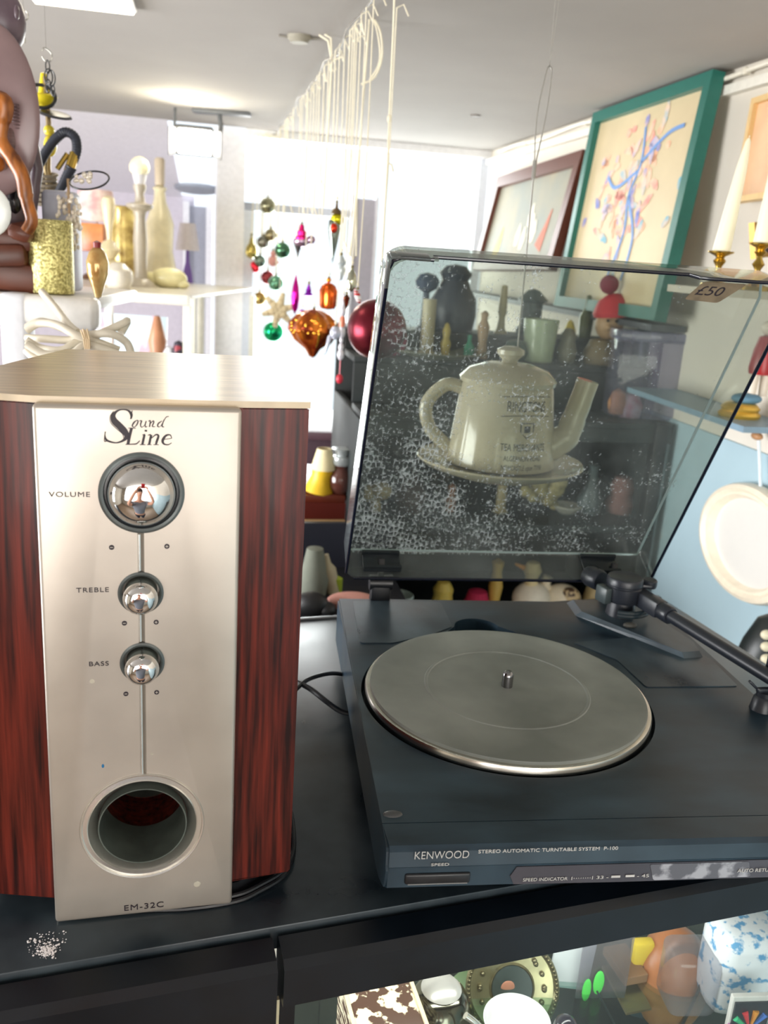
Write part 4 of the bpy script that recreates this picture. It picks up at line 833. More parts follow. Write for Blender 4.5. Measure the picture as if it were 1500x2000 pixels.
TLb = wallr(985, 350, 1.12); TRb = wallr(1156, 297, 1.12); BLb = wallr(932, 530, 1.05)
t, cv, wd, hd = painting(TLb, TRb, BLb, 0.042, 0.03, 'brown_framed_painting', 'pale harbour painting in a brown wooden frame left of the teal framed one', M((96, 50, 36), 0.4), M((138, 146, 138), 0.6, n=4, var=0.05, col2=(166, 156, 130)))
print('brown', wd, hd)
m_ = MB(); m_.stroke([(wd * 0.76, hd * 0.2, 0.07), (wd * 0.79, hd * 0.38, 0.035), (wd * 0.81, hd * 0.55, 0.006)], Matrix.Translation((0, 0, 0.0145)), 0.0004); m_.build('red_sail', M((190, 96, 60), 0.6), cv, False)
m_ = MB()
for x, y in ((0.55, 0.30), (0.62, 0.42), (0.48, 0.34), (0.58, 0.52), (0.66, 0.36)): m_.stroke([(wd * x, hd * (y - 0.1), 0.03), (wd * x, hd * y, 0.05), (wd * x, hd * (y + 0.12), 0.01)], Matrix.Translation((0, 0, 0.0142)), 0.0003)
m_.build('pale_sails', M((226, 218, 196), 0.6), cv, False)
m_ = MB(); m_.stroke([(wd * 0.22, hd * 0.1, 0.07), (wd * 0.24, hd * 0.3, 0.05), (wd * 0.25, hd * 0.45, 0.01)], Matrix.Translation((0, 0, 0.0142)), 0.0003); m_.build('yellow_sail', M((206, 180, 90), 0.6), cv, False)
# tan painting at the right edge of the view
a0 = wallr(1484, 195, 1.12); a1 = wallr(1620, 150, 1.12); a2 = wallr(1468, 395, 1.11)
painting(a0, a1, a2, 0.012, 0.02, 'tan_picture', 'tan and orange picture on the right wall cut by the right edge of the view', M((222, 188, 130), 0.5), M((232, 190, 150), 0.5, n=8, var=0.15))
# =================================================================== WALL SHELVES ON THE RIGHT, CANDLES, SMALL PICTURE
SHM = M((70, 74, 80), 0.5)
def wallshelf(b0, b1, z, dpt, name, label, mat, th=0.015):
    m_ = MB(); m_.prism([tuple(room(*q, 0)[:2]) for q in ((1.13 - dpt, b0), (1.13, b0), (1.13, b1), (1.13 - dpt, b1))], CZ + z - th, CZ + z)
    return one(name, label, 'shelf', m_, mat, smooth=False)
wallshelf(2.0, 3.75, TLg.z * 0 + BLg.z - CZ - 0.003, 0.09, 'picture_shelf', 'long dark shelf along the right wall that the framed pictures stand on', SHM)
CA = at(1408, 494, 1.55); CB = at(1488, 478, 1.50); KS = CA.z - 66 * mpp(CA)
def rbv(P): return P.x * math.cos(YAW) + P.y * math.sin(YAW), -P.x * math.sin(YAW) + P.y * math.cos(YAW)
(ra, ba), (rb_, bb_) = rbv(CA), rbv(CB)
wallshelf(min(ba, bb_) - 0.07, max(ba, bb_) + 0.07, KS - CZ, 1.13 - min(ra, rb_) + 0.05, 'candle_shelf', 'small pale shelf on the right wall under the two brass candle holders', M((196, 188, 172), 0.5), 0.012)
def candle(px, py, topx, topy, Y, label, hold_label):
    B0 = at(px, py, Y); T0 = at(topx, topy, Y); k = mpp(B0)
    h = thing('candle_holder', hold_label, 'candle holder', B0 - Vector((0, 0, 0)), 0, 'brass candle holders by the right wall')
    base = KS - B0.z
    m_ = MB(); m_.lathe([(0, base), (30 * k, base), (28 * k, base + 8 * k), (8 * k, base + 14 * k), (6 * k, base + 40 * k), (12 * k, base + 50 * k), (6 * k, base + 60 * k), (5 * k, -22 * k), (12 * k, -14 * k), (7 * k, -10 * k), (10 * k, -6 * k), (24 * k, 0), (25 * k, 3 * k), (16 * k, 1 * k), (0, 0)], seg=32); m_.build('stem', BRASS, h)
    d = T0 - B0; L_ = d.length; rr = d.to_track_quat('Z', 'Y').to_matrix()
    m_ = MB(); m_.lathe([(0, 1 * k), (17 * k, 1 * k), (15 * k, L_ * 0.25), (10 * k, L_ * 0.75), (5 * k, L_ * 0.97), (2 * k, L_), (0, L_)], rot=rr, seg=24)
    c = m_.build('candle', M((242, 236, 208), 0.45, n=6, var=0.03), None, loc=B0); tag(c, label, 'candle', 'cream candles in brass holders')
    m_ = MB(); m_.tube([rr @ Vector((0, 0, L_)), rr @ Vector((0, 0, L_ + 5 * k))], 0.8 * k, 5); m_.build('wick', M((230, 225, 205), 0.7), c)
candle(1408, 494, 1463, 270, 1.55, 'tall leaning cream taper candle left of the thicker one', 'brass holder under the leaning taper candle')
candle(1488, 478, 1530, 250, 1.50, 'thicker cream candle at the right edge of the view', 'brass holder under the thicker candle at the right edge')
q0 = at(1462, 436, 1.72); q1 = at(1530, 428, 1.78); q2 = at(1446, 510, 1.70)
painting(q0, q1, q2, 0.008, 0.012, 'small_gold_framed_photo', 'small dark photo in a thin gold frame standing behind the candles', M((150, 118, 60), 0.3, 0.7), M((52, 34, 34), 0.5, n=12, var=0.3), 'photo')
# red figurine on a gilded stand at the right edge
ZG = wallr(1440, 795).z - CZ
wallshelf(1.5, 2.0, ZG, 0.13, 'glass_wall_shelf', 'narrow pale blue shelf on the right wall under the red figurine', M((126, 152, 170), 0.4), 0.012)
P = wallr(1447, 790, 1.06); P.z = CZ + ZG; k = mpp(P)
t = thing('figurine_on_gilt_stand', 'red robed figurine on a round gilded stand at the right edge of the view', 'figurine', P, 0.2)
m_ = MB(); m_.lathe([(0, 0), (38 * k, 0), (40 * k, 6 * k), (34 * k, 12 * k), (37 * k, 18 * k), (30 * k, 26 * k), (22 * k, 28 * k), (0, 28 * k)], seg=40); m_.build('gilt_stand', M((222, 184, 84), 0.3, 0.7), t)
m_ = MB(); m_.ball((10 * k, 0, 36 * k), 28 * k, (1.1, 0.8, 0.4), 20); m_.build('blue_ground', M((90, 134, 160), 0.5), t)
m_ = MB(); m_.lathe([(0, 88 * k), (22 * k, 84 * k), (24 * k, 95 * k), (20 * k, 130 * k), (14 * k, 155 * k), (0, 160 * k)], (30 * k, 0, 0), 24); m_.build('red_robe', M((150, 18, 24), 0.35), t)
m_ = MB(); m_.lathe([(0, 42 * k), (8 * k, 42 * k), (10 * k, 88 * k), (0, 88 * k)], (18 * k, 0, 0), 14); m_.lathe([(0, 42 * k), (8 * k, 42 * k), (10 * k, 88 * k), (0, 88 * k)], (42 * k, 0, 0), 14); m_.ball((30 * k, 0, 172 * k), 14 * k); m_.build('body', M((216, 206, 190), 0.4), t)
# round mirror on its string
MCn = wallr(1470, 1060, 1.115); mu = bn_v * -1
t = thing('oval_mirror', 'oval mirror in a white moulded frame hanging on the blue wall at the right', 'mirror', (0, 0, 0))
Mx = Matrix.Identity(4)
for i in range(3): Mx[i][0] = mu[i]; Mx[i][1] = (0, 0, 1)[i]; Mx[i][2] = -rn_v[i]; Mx[i][3] = MCn[i]
t.matrix_world = Mx
hz = (wallr(1440, 950, 1.115) - wallr(1450, 1172, 1.115)).length / 2; wz = abs((wallr(1375, 1060, 1.115) - MCn).dot(mu))
sc_ = Matrix.Diagonal((wz, hz, 0.14)).to_3x3()
print('mirror', wz, hz)
m_ = MB(); m_.lathe([(0.74, 0), (1.0, 0), (1.0, 0.10), (0.97, 0.17), (0.90, 0.20), (0.84, 0.16), (0.80, 0.17), (0.76, 0.10), (0.74, 0.08), (0.74, 0)], rot=sc_, seg=64); m_.build('frame', M((238, 226, 204), 0.35), t)
m_ = MB(); m_.lathe([(0, 0.05), (0.77, 0.05), (0.77, 0.07), (0, 0.07)], rot=sc_, seg=48); m_.build('mirror_glass', M((246, 244, 238), 0.35, 0.25, var=0.005), t)  # near-white satin colour stands in for a bright reflection
q = Mx.inverted() @ wallr(1487, 852, 1.115)
m_ = MB(); m_.tube([(0, hz * 0.98, 0.006), (q.x, q.y, 0.006)], 0.0035, 8); m_.build('ribbon', M((214, 226, 232), 0.5), t)
m_ = MB(); m_.ball((q.x, q.y, 0.01), 0.012, (1.4, 0.7, 0.8), 12); m_.build('hook', M((176, 130, 90), 0.4), t)
# dark rounded case with pale studs below the mirror
P = wallr(1510, 1255, 1.085); m_ = MB(); k = mpp(P)
m_.lathe([(0, -90 * k), (46 * k, -84 * k), (52 * k, -20 * k), (48 * k, 30 * k), (20 * k, 62 * k), (0, 66 * k)], seg=32, rot=ry(0.35)); t = one('dark_case', 'dark rounded case with pale studs against the blue wall at the right edge', 'case', m_, M((30, 36, 36), 0.4), loc=P)
for i, y in enumerate((1240, 1263, 1287)):
    q = at(1497, y, P.y - 0.13) - P; m_ = MB(); m_.ball(q, 9 * k, (1.2, 1, 1), 14); m_.build('stud', M((216, 208, 180), 0.4), t)
# =================================================================== DARK SHELF UNIT BEHIND THE DUST COVER
BS = (2.38, 2.22, 2.06); b0 = 1.97; RB = 2.46; r_l = 0.345; r_r = 1.125
def onb(px, py, b): return onpl(px, py, room(0, b, 0), Vector((-math.sin(YAW), math.cos(YAW), 0)))
ZS = [onb(1050, y, b).z - CZ for y, b in zip((655, 705, 808, 1000, 1200), BS + (2.12, 2.12))]
DM = M((44, 50, 50), 0.55, n=8, var=0.3)
su = thing('dark_shelf_unit', 'dark stepped shelf unit crowded with ornaments behind the record player', 'shelf unit', room(0, 0, -CZ), YAW)
def sb(x0, x1, y0, y1, z0, z1, nm, mt=DM): mb = MB(); mb.box(((x0 + x1) / 2, (y0 + y1) / 2, CZ + (z0 + z1) / 2), (x1 - x0, y1 - y0, z1 - z0), None, 0.002); return mb.build(nm, mt, su)
for i, (y0, y1) in enumerate(((2.30, RB), (2.14, 2.30), (b0, 2.14))):
    sb(r_l, r_r, y0, y1, ZS[i] - 0.015, ZS[i], 'step_board'); sb(r_l, r_r, y0, y0 + 0.008, (ZS[i + 1] if i < 2 else ZS[2] - 0.05), ZS[i] - 0.015, 'riser')
for z in (ZS[3], ZS[4], -1.3, -1.65): sb(r_l, r_r, b0 + 0.03, RB, z - 0.018, z, 'shelf_board')
sb(r_l, r_r, RB, RB + 0.01, -1.9, ZS[0], 'back_panel'); sb(r_r - 0.02, r_r, b0 + 0.03, RB, -1.95, ZS[2] - 0.02, 'side_panel'); sb(r_l, r_l + 0.02, b0 + 0.03, RB, -1.95, ZS[2] - 0.02, 'side_panel')
sb(r_r - 0.052, r_r - 0.018, b0 - 0.01, b0 + 0.02, -1.95, ZS[2], 'post', M((20, 22, 26), 0.4))
def sh(px, py, lev):
    i = (0 if py <= 670 else 1 if py <= 750 else 2) if lev == 0 else lev + 2
    b = (BS + (2.12, 2.12))[i]; P = onb(px, py, b); P.z = CZ + ZS[i]; return P
def solid(name, label, cat, px, py, lev, prof, col, rough=0.4, wob=None, metal_=0, group=None, rot=None, seg=28, P=None, **kw):
    P = P or sh(px, py, lev); k = mpp(P); m_ = MB(); m_.lathe([(r * k, z * k) for r, z in prof], seg=seg, rot=rot, wob=wob)
    return one(name, label, cat, m_, M(col, rough, metal_, **kw), group, loc=P)
solid('black_vase', 'dark round topped vase on the shelf behind the lid, right of the window gap', 'vase', 880, 655, 0, [(0, 0), (40, 0), (46, 30), (44, 60), (30, 84), (26, 96), (32, 108), (20, 122), (0, 126)], (44, 52, 66))
solid('blue_lidded_jar', 'slate blue lidded jar on a stem, left of the dark vase', 'jar', 826, 660, 0, [(0, 0), (18, 0), (8, 10), (6, 70), (20, 78), (24, 92), (16, 104), (0, 108)], (56, 72, 98))
solid('cream_pillar_candle', 'pale beige pillar candle on a holder behind the lid', 'candle', 832, 690, 0, [(0, 0), (20, 0), (18, 6), (13, 10), (13, 108), (0, 108)], (186, 178, 148))
solid('green_glass_bottle', 'small teal glass bottle between the gold figures', 'bottle', 915, 690, 0, [(0, 0), (10, 0), (10, 22), (4, 30), (4, 44), (0, 44)], (30, 140, 110), 0.2)
solid('gold_figurine', 'yellow gilded figurine left of the teal bottle', 'figurine', 868, 700, 0, [(0, 0), (12, 0), (8, 8), (10, 26), (6, 36), (8, 50), (4, 62), (0, 66)], (196, 176, 96))
solid('tan_figurine', 'slim tan figurine right of the teal bottle', 'figurine', 940, 690, 0, [(0, 0), (12, 0), (8, 30), (12, 60), (6, 74), (8, 86), (0, 92)], (168, 140, 108))
solid('serving_tray', 'oval grey tray lying on the shelf behind the upper part of the lid', 'tray', 850, 722, 0, [(0, 0), (70, 0), (100, 12), (98, 14), (68, 4), (0, 4)], (130, 132, 118), 0.3)
solid('green_lantern', 'dark green lantern on the shelf beside the hanging wire', 'lantern', 1035, 640, 0, [(0, 0), (26, 0), (28, 12), (20, 18), (20, 60), (30, 66), (12, 84), (0, 88)], (40, 62, 58))
solid('glass_tumbler', 'clear pale green glass tumbler above the teapot lid', 'glass', 1050, 700, 0, [(0, 0), (28, 0), (34, 80), (32, 80), (27, 3), (0, 3)], (166, 180, 150), 0.15)
solid('beige_candlestick', 'beige turned candlestick between lantern and tan figurine', 'candlestick', 975, 670, 0, [(0, 0), (14, 0), (8, 10), (6, 30), (9, 40), (6, 90), (0, 92)], (170, 160, 120))
solid('yellow_pear', 'small yellow pear shaped ornament left of the red hatted doll', 'ornament', 1112, 650, 0, [(0, 0), (10, 2), (12, 12), (6, 28), (0, 34)], (222, 200, 80))
# doll with a red hat
P = sh(1185, 700, 0); k = mpp(P); t = thing('red_hat_doll', 'carved doll with a red bobble hat behind the upper right of the lid', 'doll', P, 0)
m_ = MB(); m_.lathe([(0, 0), (34 * k, 0), (36 * k, 20 * k), (24 * k, 46 * k), (0, 50 * k)], (-12 * k, 0, 0)); m_.build('body', M((126, 110, 80), 0.6), t)
m_ = MB(); m_.ball((-4 * k, 0, 76 * k), 27 * k, (1, 0.9, 1.1)); m_.ball((-10 * k, -25 * k, 72 * k), 6 * k); m_.build('face', M((196, 160, 120), 0.5), t)
m_ = MB(); m_.lathe([(38 * k, 92 * k), (40 * k, 100 * k), (30 * k, 122 * k), (12 * k, 134 * k), (0, 136 * k)], (14 * k, 0, 0), rot=ry(-0.12)); m_.build('hat', M((190, 38, 48), 0.6), t)
m_ = MB(); m_.ball((-14 * k, 0, 150 * k), 18 * k); m_.build('bobble', M((120, 20, 44), 0.8), t)
m_ = MB(); m_.ball((-13 * k, -24 * k, 84 * k), 3 * k, seg=8); m_.ball((3 * k, -25 * k, 84 * k), 3 * k, seg=8); m_.build('eyes', M((30, 24, 20), 0.3), t)
P = sh(1262, 690, 0); k = mpp(P); t = thing('bucket_hat_figure', 'green bottle figure wearing a tall dark bucket hat with an orange band', 'figurine', P, 0)
m_ = MB(); m_.lathe([(0, 0), (26 * k, 0), (30 * k, 50 * k), (22 * k, 76 * k), (20 * k, 84 * k), (0, 84 * k)]); m_.build('bottle_body', M((50, 74, 66), 0.3), t)
m_ = MB(); m_.lathe([(22 * k, 84 * k), (30 * k, 86 * k), (30 * k, 92 * k), (24 * k, 96 * k), (0, 96 * k)]); m_.build('orange_band', M((214, 150, 50), 0.4), t)
m_ = MB(); m_.lathe([(0, 96 * k), (20 * k, 96 * k), (30 * k, 140 * k), (28 * k, 141 * k), (0, 132 * k)]); m_.build('hat', M((58, 68, 72), 0.6), t)
# swan
P = sh(1282, 748, 0); k = mpp(P); t = thing('wooden_swan', 'pale necked wooden swan with tan body behind the right part of the lid', 'figurine', P, 0)
m_ = MB(); m_.ball((20 * k, 0, 40 * k), 44 * k, (1.4, 0.7, 0.85)); m_.tube(bez([(-6 * k, 0, 40 * k), (-10 * k, 0, 80 * k), (0, 0, 120 * k)], 6), 18 * k, 14); m_.build('body', M((176, 134, 96), 0.5), t)
m_ = MB(); m_.tube(bez([(0, 0, 112 * k), (6 * k, 0, 140 * k), (-8 * k, 0, 160 * k), (-30 * k, 0, 152 * k), (-42 * k, 0, 136 * k)], 6), 9 * k, 12); m_.build('neck', M((212, 210, 180), 0.4), t)
solid('black_bowl', 'wide black glossy bowl on the shelf right of the swan', 'bowl', 1352, 668, 0, [(0, 0), (24, 0), (44, 30), (42, 32), (20, 6), (0, 5)], (34, 38, 42), 0.2)
P = sh(1382, 800, 0); k = mpp(P); t = thing('tan_jug', 'tan stoneware jug with gold mouth behind the right side of the lid', 'jug', P, 0)
m_ = MB(); m_.lathe([(0, 0), (40 * k, 0), (44 * k, 40 * k), (40 * k, 80 * k), (22 * k, 96 * k), (18 * k, 104 * k), (0, 104 * k)]); m_.build('jug_body', M((186, 154, 112), 0.4), t)
m_ = MB(); m_.lathe([(14 * k, 104 * k), (18 * k, 110 * k), (16 * k, 112 * k), (12 * k, 106 * k), (14 * k, 104 * k)]); m_.build('gold_mouth', M((220, 180, 90), 0.3, 0.6), t)
P = sh(1395, 815, 0); k = mpp(P); m_ = MB(); m_.box((0, -0.02, 60 * k), (70 * k, 0.006, 110 * k), rx(-0.12)); t = one('postcard_frame', 'small pinkish picture card leaning on the tan jug', 'picture', m_, M((170, 128, 112), 0.5, n=25, var=0.4), loc=P, smooth=False)
solid('magenta_vase', 'small magenta pink vase at the far left of the stepped shelf beside the maroon ball', 'vase', 768, 690, 0, [(0, 0), (18, 0), (26, 24), (22, 46), (10, 60), (12, 66), (0, 66)], (176, 60, 104))
solid('dark_green_jar', 'dark green squat jar between the gold figurine and the beige candlestick', 'jar', 1000, 742, 0, [(0, 0), (20, 0), (26, 16), (18, 34), (10, 38), (0, 40)], (44, 70, 56), 0.25)
solid('grey_owl', 'small grey owl shaped figure right of the green tumbler', 'figurine', 1100, 740, 0, [(0, 0), (16, 0), (20, 22), (14, 40), (16, 52), (8, 64), (0, 66)], (120, 118, 100))
solid('olive_bottle', 'slim olive bottle left of the red hatted doll', 'bottle', 1140, 665, 0, [(0, 0), (12, 0), (14, 40), (6, 58), (5, 80), (0, 82)], (96, 104, 60), 0.2)
solid('brass_bell', 'little brass bell at the right end of the top step', 'bell', 1320, 668, 0, [(0, 0), (18, 0), (12, 14), (8, 30), (3, 36), (0, 44)], (196, 164, 90), 0.3, metal_=0.6)
# hazy lilac block added for a sheet of paper reflected in the lid
P = sh(1285, 815, 0); k = mpp(P); m_ = MB(); m_.box((0, 0, 76 * k), (205 * k, 0.10, 150 * k), None, 0.003)
t = one('lilac_reflection', 'pale lilac hazy block behind the lid standing in for a paper reflection', 'box', m_, tinted((214, 212, 228), haze=(190, 190, 215), amount=0.22), loc=P)
m_ = MB(); m_.box((0, 0, 155 * k), (212 * k, 0.106, 18 * k), None, 0.003); m_.build('reflection_edge', tinted((190, 190, 215), haze=(200, 200, 225), amount=0.4), t)
solid('orange_egg', 'orange and cream egg standing within the lilac reflection block', 'egg', 1205, 790, 0, [(0, 0), (14, 6), (18, 26), (12, 48), (0, 56)], (222, 160, 110))
solid('pink_heart_jar', 'small pink and white jar within the lilac reflection block', 'jar', 1228, 812, 0, [(0, 0), (20, 0), (24, 22), (14, 44), (0, 48)], (220, 130, 140), n=40, var=0.2, col2=(235, 225, 220))
solid('blue_crystal', 'pale blue crystal topped stopper within the lilac reflection block', 'stopper', 1243, 780, 0, [(0, 0), (12, 0), (14, 14), (4, 26), (3, 54), (0, 58)], (150, 170, 200), 0.15)
# second level
P = at(728, 940, 2.05); k = mpp(P)
bone_y = inv(room(0, 0, 0), YAW, P)
def lev2(name, label, cat, px, py, prof, col, **kw): return solid(name, label, cat, px, py, 1, prof, col, **kw)
P = sh(728, 985, 1); k = mpp(P); m_ = MB(); m_.ball((-12 * k, 0, 34 * k), 18 * k); m_.ball((14 * k, 0, 40 * k), 20 * k, (1.1, 1, 0.9)); m_.tube([(6 * k, 0, 0), (4 * k, 0, 30 * k)], [12 * k, 9 * k], 12)
one('cream_mushroom', 'cream mushroom shaped ornament low at the left of the lid', 'ornament', m_, M((204, 186, 140), 0.5), loc=P)
lev2('orange_pendant', 'thin orange brown figure under the left rim of the teapot saucer', 'figurine', 880, 985, [(0, 0), (8, 0), (10, 20), (6, 34), (8, 50), (0, 58)], (170, 110, 66))
lev2('cream_column', 'tall cream turned column directly below the teapot', 'candlestick', 975, 1010, [(0, 0), (16, 0), (10, 8), (9, 70), (12, 78), (12, 90), (0, 92)], (182, 166, 124))
P = sh(1050, 1012, 1); k = mpp(P); m_ = MB(); rnd = random.Random(2)
for i in range(16): m_.ball((rnd.uniform(-34, 34) * k, rnd.uniform(-14, 14) * k, rnd.uniform(8, 84) * k), rnd.uniform(9, 20) * k, seg=10)
one('coral_piece', 'knobbly beige coral right below the teapot saucer', 'coral', m_, M((170, 158, 110), 0.7, n=60, var=0.3, bump=0.5), loc=P)
lev2('pink_plush', 'dusty pink plush toy under the swan', 'toy', 1212, 985, [(0, 0), (26, 2), (32, 20), (22, 40), (26, 54), (16, 72), (0, 76)], (150, 112, 108), rough=0.9)
P = sh(1272, 990, 1); k = mpp(P); t = thing('beige_teddy', 'beige sitting teddy bear near the right side wall of the lid', 'toy', P, 0); FUR = M((184, 164, 110), 0.9, n=80, var=0.2)
m_ = MB(); m_.ball((0, 0, 28 * k), 30 * k, (1.1, 0.9, 1)); m_.ball((-24 * k, -10 * k, 10 * k), 12 * k); m_.ball((24 * k, -10 * k, 10 * k), 12 * k); m_.build('body', FUR, t)
m_ = MB(); m_.ball((4 * k, 0, 70 * k), 23 * k); m_.ball((4 * k, -20 * k, 64 * k), 9 * k); m_.build('head', FUR, t)
for s_ in (-1, 1): m_ = MB(); m_.ball((4 * k + s_ * 19 * k, 0, 88 * k), 8 * k); m_.build('ear', FUR, t)
lev2('grey_vase', 'grey blue bottle vase at the right end of the second shelf', 'vase', 1150, 995, [(0, 0), (20, 0), (26, 26), (10, 60), (8, 90), (12, 96), (0, 96)], (92, 104, 108))
lev2('brown_owl_jar', 'round dark brown jar between the cream mushroom and the orange figure', 'jar', 800, 1000, [(0, 0), (24, 0), (32, 30), (22, 54), (12, 60), (14, 68), (0, 68)], (74, 54, 44))
lev2('white_saucer_stack', 'little white dish on the second shelf just left of the grey blue bottle vase', 'dish', 1105, 1005, [(0, 0), (16, 0), (30, 14), (28, 16), (14, 4), (0, 4)], (206, 204, 192))
# third level
def lev3(name, label, cat, px, py, prof, col, **kw): return solid(name, label, cat, px, py, 2, prof, col, **kw)
lev3('yellow_duckling', 'yellow rounded toy behind the lower edge of the lid', 'toy', 866, 1150, [(0, 0), (22, 0), (26, 18), (20, 34), (18, 44), (20, 56), (12, 70), (0, 74)], (218, 190, 90))
lev3('pink_shoe', 'crimson pink cloth toy left of the gold figure', 'toy', 932, 1165, [(0, 0), (40, 0), (38, 16), (24, 30), (18, 50), (0, 56)], (190, 40, 78), rough=0.8)
lev3('gilt_totem', 'narrow gold carved totem between pink toy and white duck', 'figurine', 962, 1200, [(0, 0), (14, 0), (14, 24), (10, 30), (14, 60), (9, 90), (12, 110), (0, 118)], (206, 170, 84))
lev3('red_toy_car', 'small red and white toy seen under the lid edge', 'toy', 920, 1205, [(0, 0), (24, 0), (24, 14), (14, 26), (0, 28)], (214, 60, 50), n=20, var=0.1, col2=(235, 235, 225), lo=0.5, hi=0.52)
P = sh(1028, 1215, 2); k = mpp(P); t = thing('white_duck', 'white pottery duck with orange beak seen under the lid edge', 'figurine', P, 0)
m_ = MB(); m_.ball((4 * k, 0, 34 * k), 38 * k, (1.0, 0.8, 0.9)); m_.build('body', M((234, 222, 200), 0.4), t)
m_ = MB(); m_.lathe([(0, 60 * k), (14 * k, 62 * k), (12 * k, 78 * k), (18 * k, 92 * k), (12 * k, 108 * k), (0, 112 * k)]); m_.build('head', M((220, 200, 150), 0.5), t)
m_ = MB(); m_.lathe([(0, 0), (6 * k, 0), (2 * k, 24 * k), (0, 25 * k)], (-12 * k, 0, 94 * k), rot=ry(-1.2)); m_.build('beak', M((226, 150, 50), 0.4), t)
P = sh(1090, 1215, 2); k = mpp(P); t = thing('spotted_dove', 'white pottery bird with a brown spotted wing right of the duck', 'figurine', P, 0)
m_ = MB(); m_.ball((0, 0, 34 * k), 32 * k, (1.2, 0.8, 0.9)); m_.tube(bez([(-24 * k, 0, 40 * k), (-34 * k, 0, 60 * k), (-30 * k, 0, 76 * k)]), 10 * k, 10); m_.build('body', M((232, 216, 186), 0.4), t)
m_ = MB(); m_.ball((12 * k, -14 * k, 40 * k), 22 * k, (1, 0.5, 1)); m_.build('wing', M((214, 186, 140), 0.5, n=60, var=0.1, col2=(70, 44, 26), lo=0.5, hi=0.55), t)
lev3('teal_cup', 'white cup with a teal handle behind the left hinge', 'cup', 775, 1205, [(0, 0), (24, 0), (30, 44), (28, 46), (22, 4), (0, 4)], (200, 214, 206))
lev3('beige_urn', 'beige round urn behind the tonearm', 'vase', 1168, 1190, [(0, 0), (24, 0), (34, 30), (26, 58), (14, 70), (18, 80), (0, 80)], (186, 166, 120))
lev3('woven_basket_ball', 'tan woven ball standing at the right end of the lowest shelf', 'ornament', 1262, 1150, [(0, 0), (18, 4), (28, 26), (26, 40), (14, 54), (0, 58)], (204, 168, 120), n=60, var=0.4)
# =================================================================== MIDDLE: SOFA, RED TABLE, LAMP, JAR
P = at(640, 842, 2.95); m_ = MB(); Zt = P.z
sf = thing('brown_cabinet', 'dark purple brown cabinet standing in front of the bright window', 'cabinet', Vector((P.x, P.y, 0)), YAW)
m_ = MB(); m_.box((0.2, 0.2, Zt / 2), (0.6, 0.4, Zt - 0.03), None, 0.02); m_.build('body', M((70, 48, 58), 0.5), sf)
m_ = MB(); m_.box((0.2, 0.2, Zt - 0.015), (0.62, 0.44, 0.03), None, 0.008); m_.build('top', M((94, 70, 78), 0.35), sf)
P = at(640, 966, 2.15); tz = P.z
tb2 = thing('red_side_table', 'red brown wooden table with a pale lower edge holding the yellow lamp', 'table', Vector((P.x, P.y, 0)), YAW); RW = M((120, 52, 34), 0.35, n=8, var=0.2, stretch=(1, 6, 1))
m_ = MB(); m_.box((-0.205, 0.16, tz - 0.010), (0.50, 0.34, 0.02), None, 0.003); m_.build('top', RW, tb2)
m_ = MB(); m_.box((-0.205, -0.005, tz - 0.040), (0.50, 0.02, 0.044)); m_.build('apron', M((92, 30, 20), 0.4), tb2)
m_ = MB(); m_.box((-0.205, -0.01, tz - 0.068), (0.50, 0.03, 0.014), None, 0.002); m_.build('pale_edge', M((214, 178, 128), 0.5), tb2)
for sx_ in (-0.40, 0.03):
    for sy_ in (0.02, 0.30): m_ = MB(); m_.box((sx_, sy_, (tz - 0.07) / 2), (0.04, 0.04, tz - 0.07)); m_.build('leg', RW, tb2)
P = onz(622, 960, tz - CZ); k = mpp(P); t = thing('yellow_table_lamp', 'small table lamp with curved yellow foot and cream shade on the red brown table', 'lamp', P, 0.2)
m_ = MB(); m_.lathe([(0, 2 * k), (30 * k, 0), (26 * k, 12 * k), (20 * k, 30 * k), (22 * k, 46 * k), (0, 46 * k)], rot=ry(0.16)); m_.build('foot', M((238, 194, 40), 0.4), t)
m_ = MB(); m_.lathe([(25 * k, 46 * k), (14 * k, 86 * k), (13 * k, 86 * k), (24 * k, 46 * k), (25 * k, 46 * k)], (8 * k, 0, 0)); m_.build('lamp_shade', M((240, 226, 180), 0.6), t)
P = onz(664, 962, tz - CZ); k = mpp(P); t = thing('glass_sweet_jar', 'round dark brown glass jar with a silvery lid beside the yellow lamp', 'jar', P, 0)
m_ = MB(); m_.lathe([(0, 0), (16 * k, 0), (24 * k, 12 * k), (24 * k, 34 * k), (14 * k, 50 * k), (16 * k, 60 * k), (0, 60 * k)]); m_.build('glass_body', M((84, 48, 40), 0.12, coat=0.6), t)
m_ = MB(); m_.lathe([(17 * k, 56 * k), (20 * k, 62 * k), (19 * k, 72 * k), (12 * k, 74 * k), (14 * k, 84 * k), (20 * k, 88 * k), (0, 90 * k)]); m_.build('lid', M((190, 196, 196), 0.2, 0.5), t)
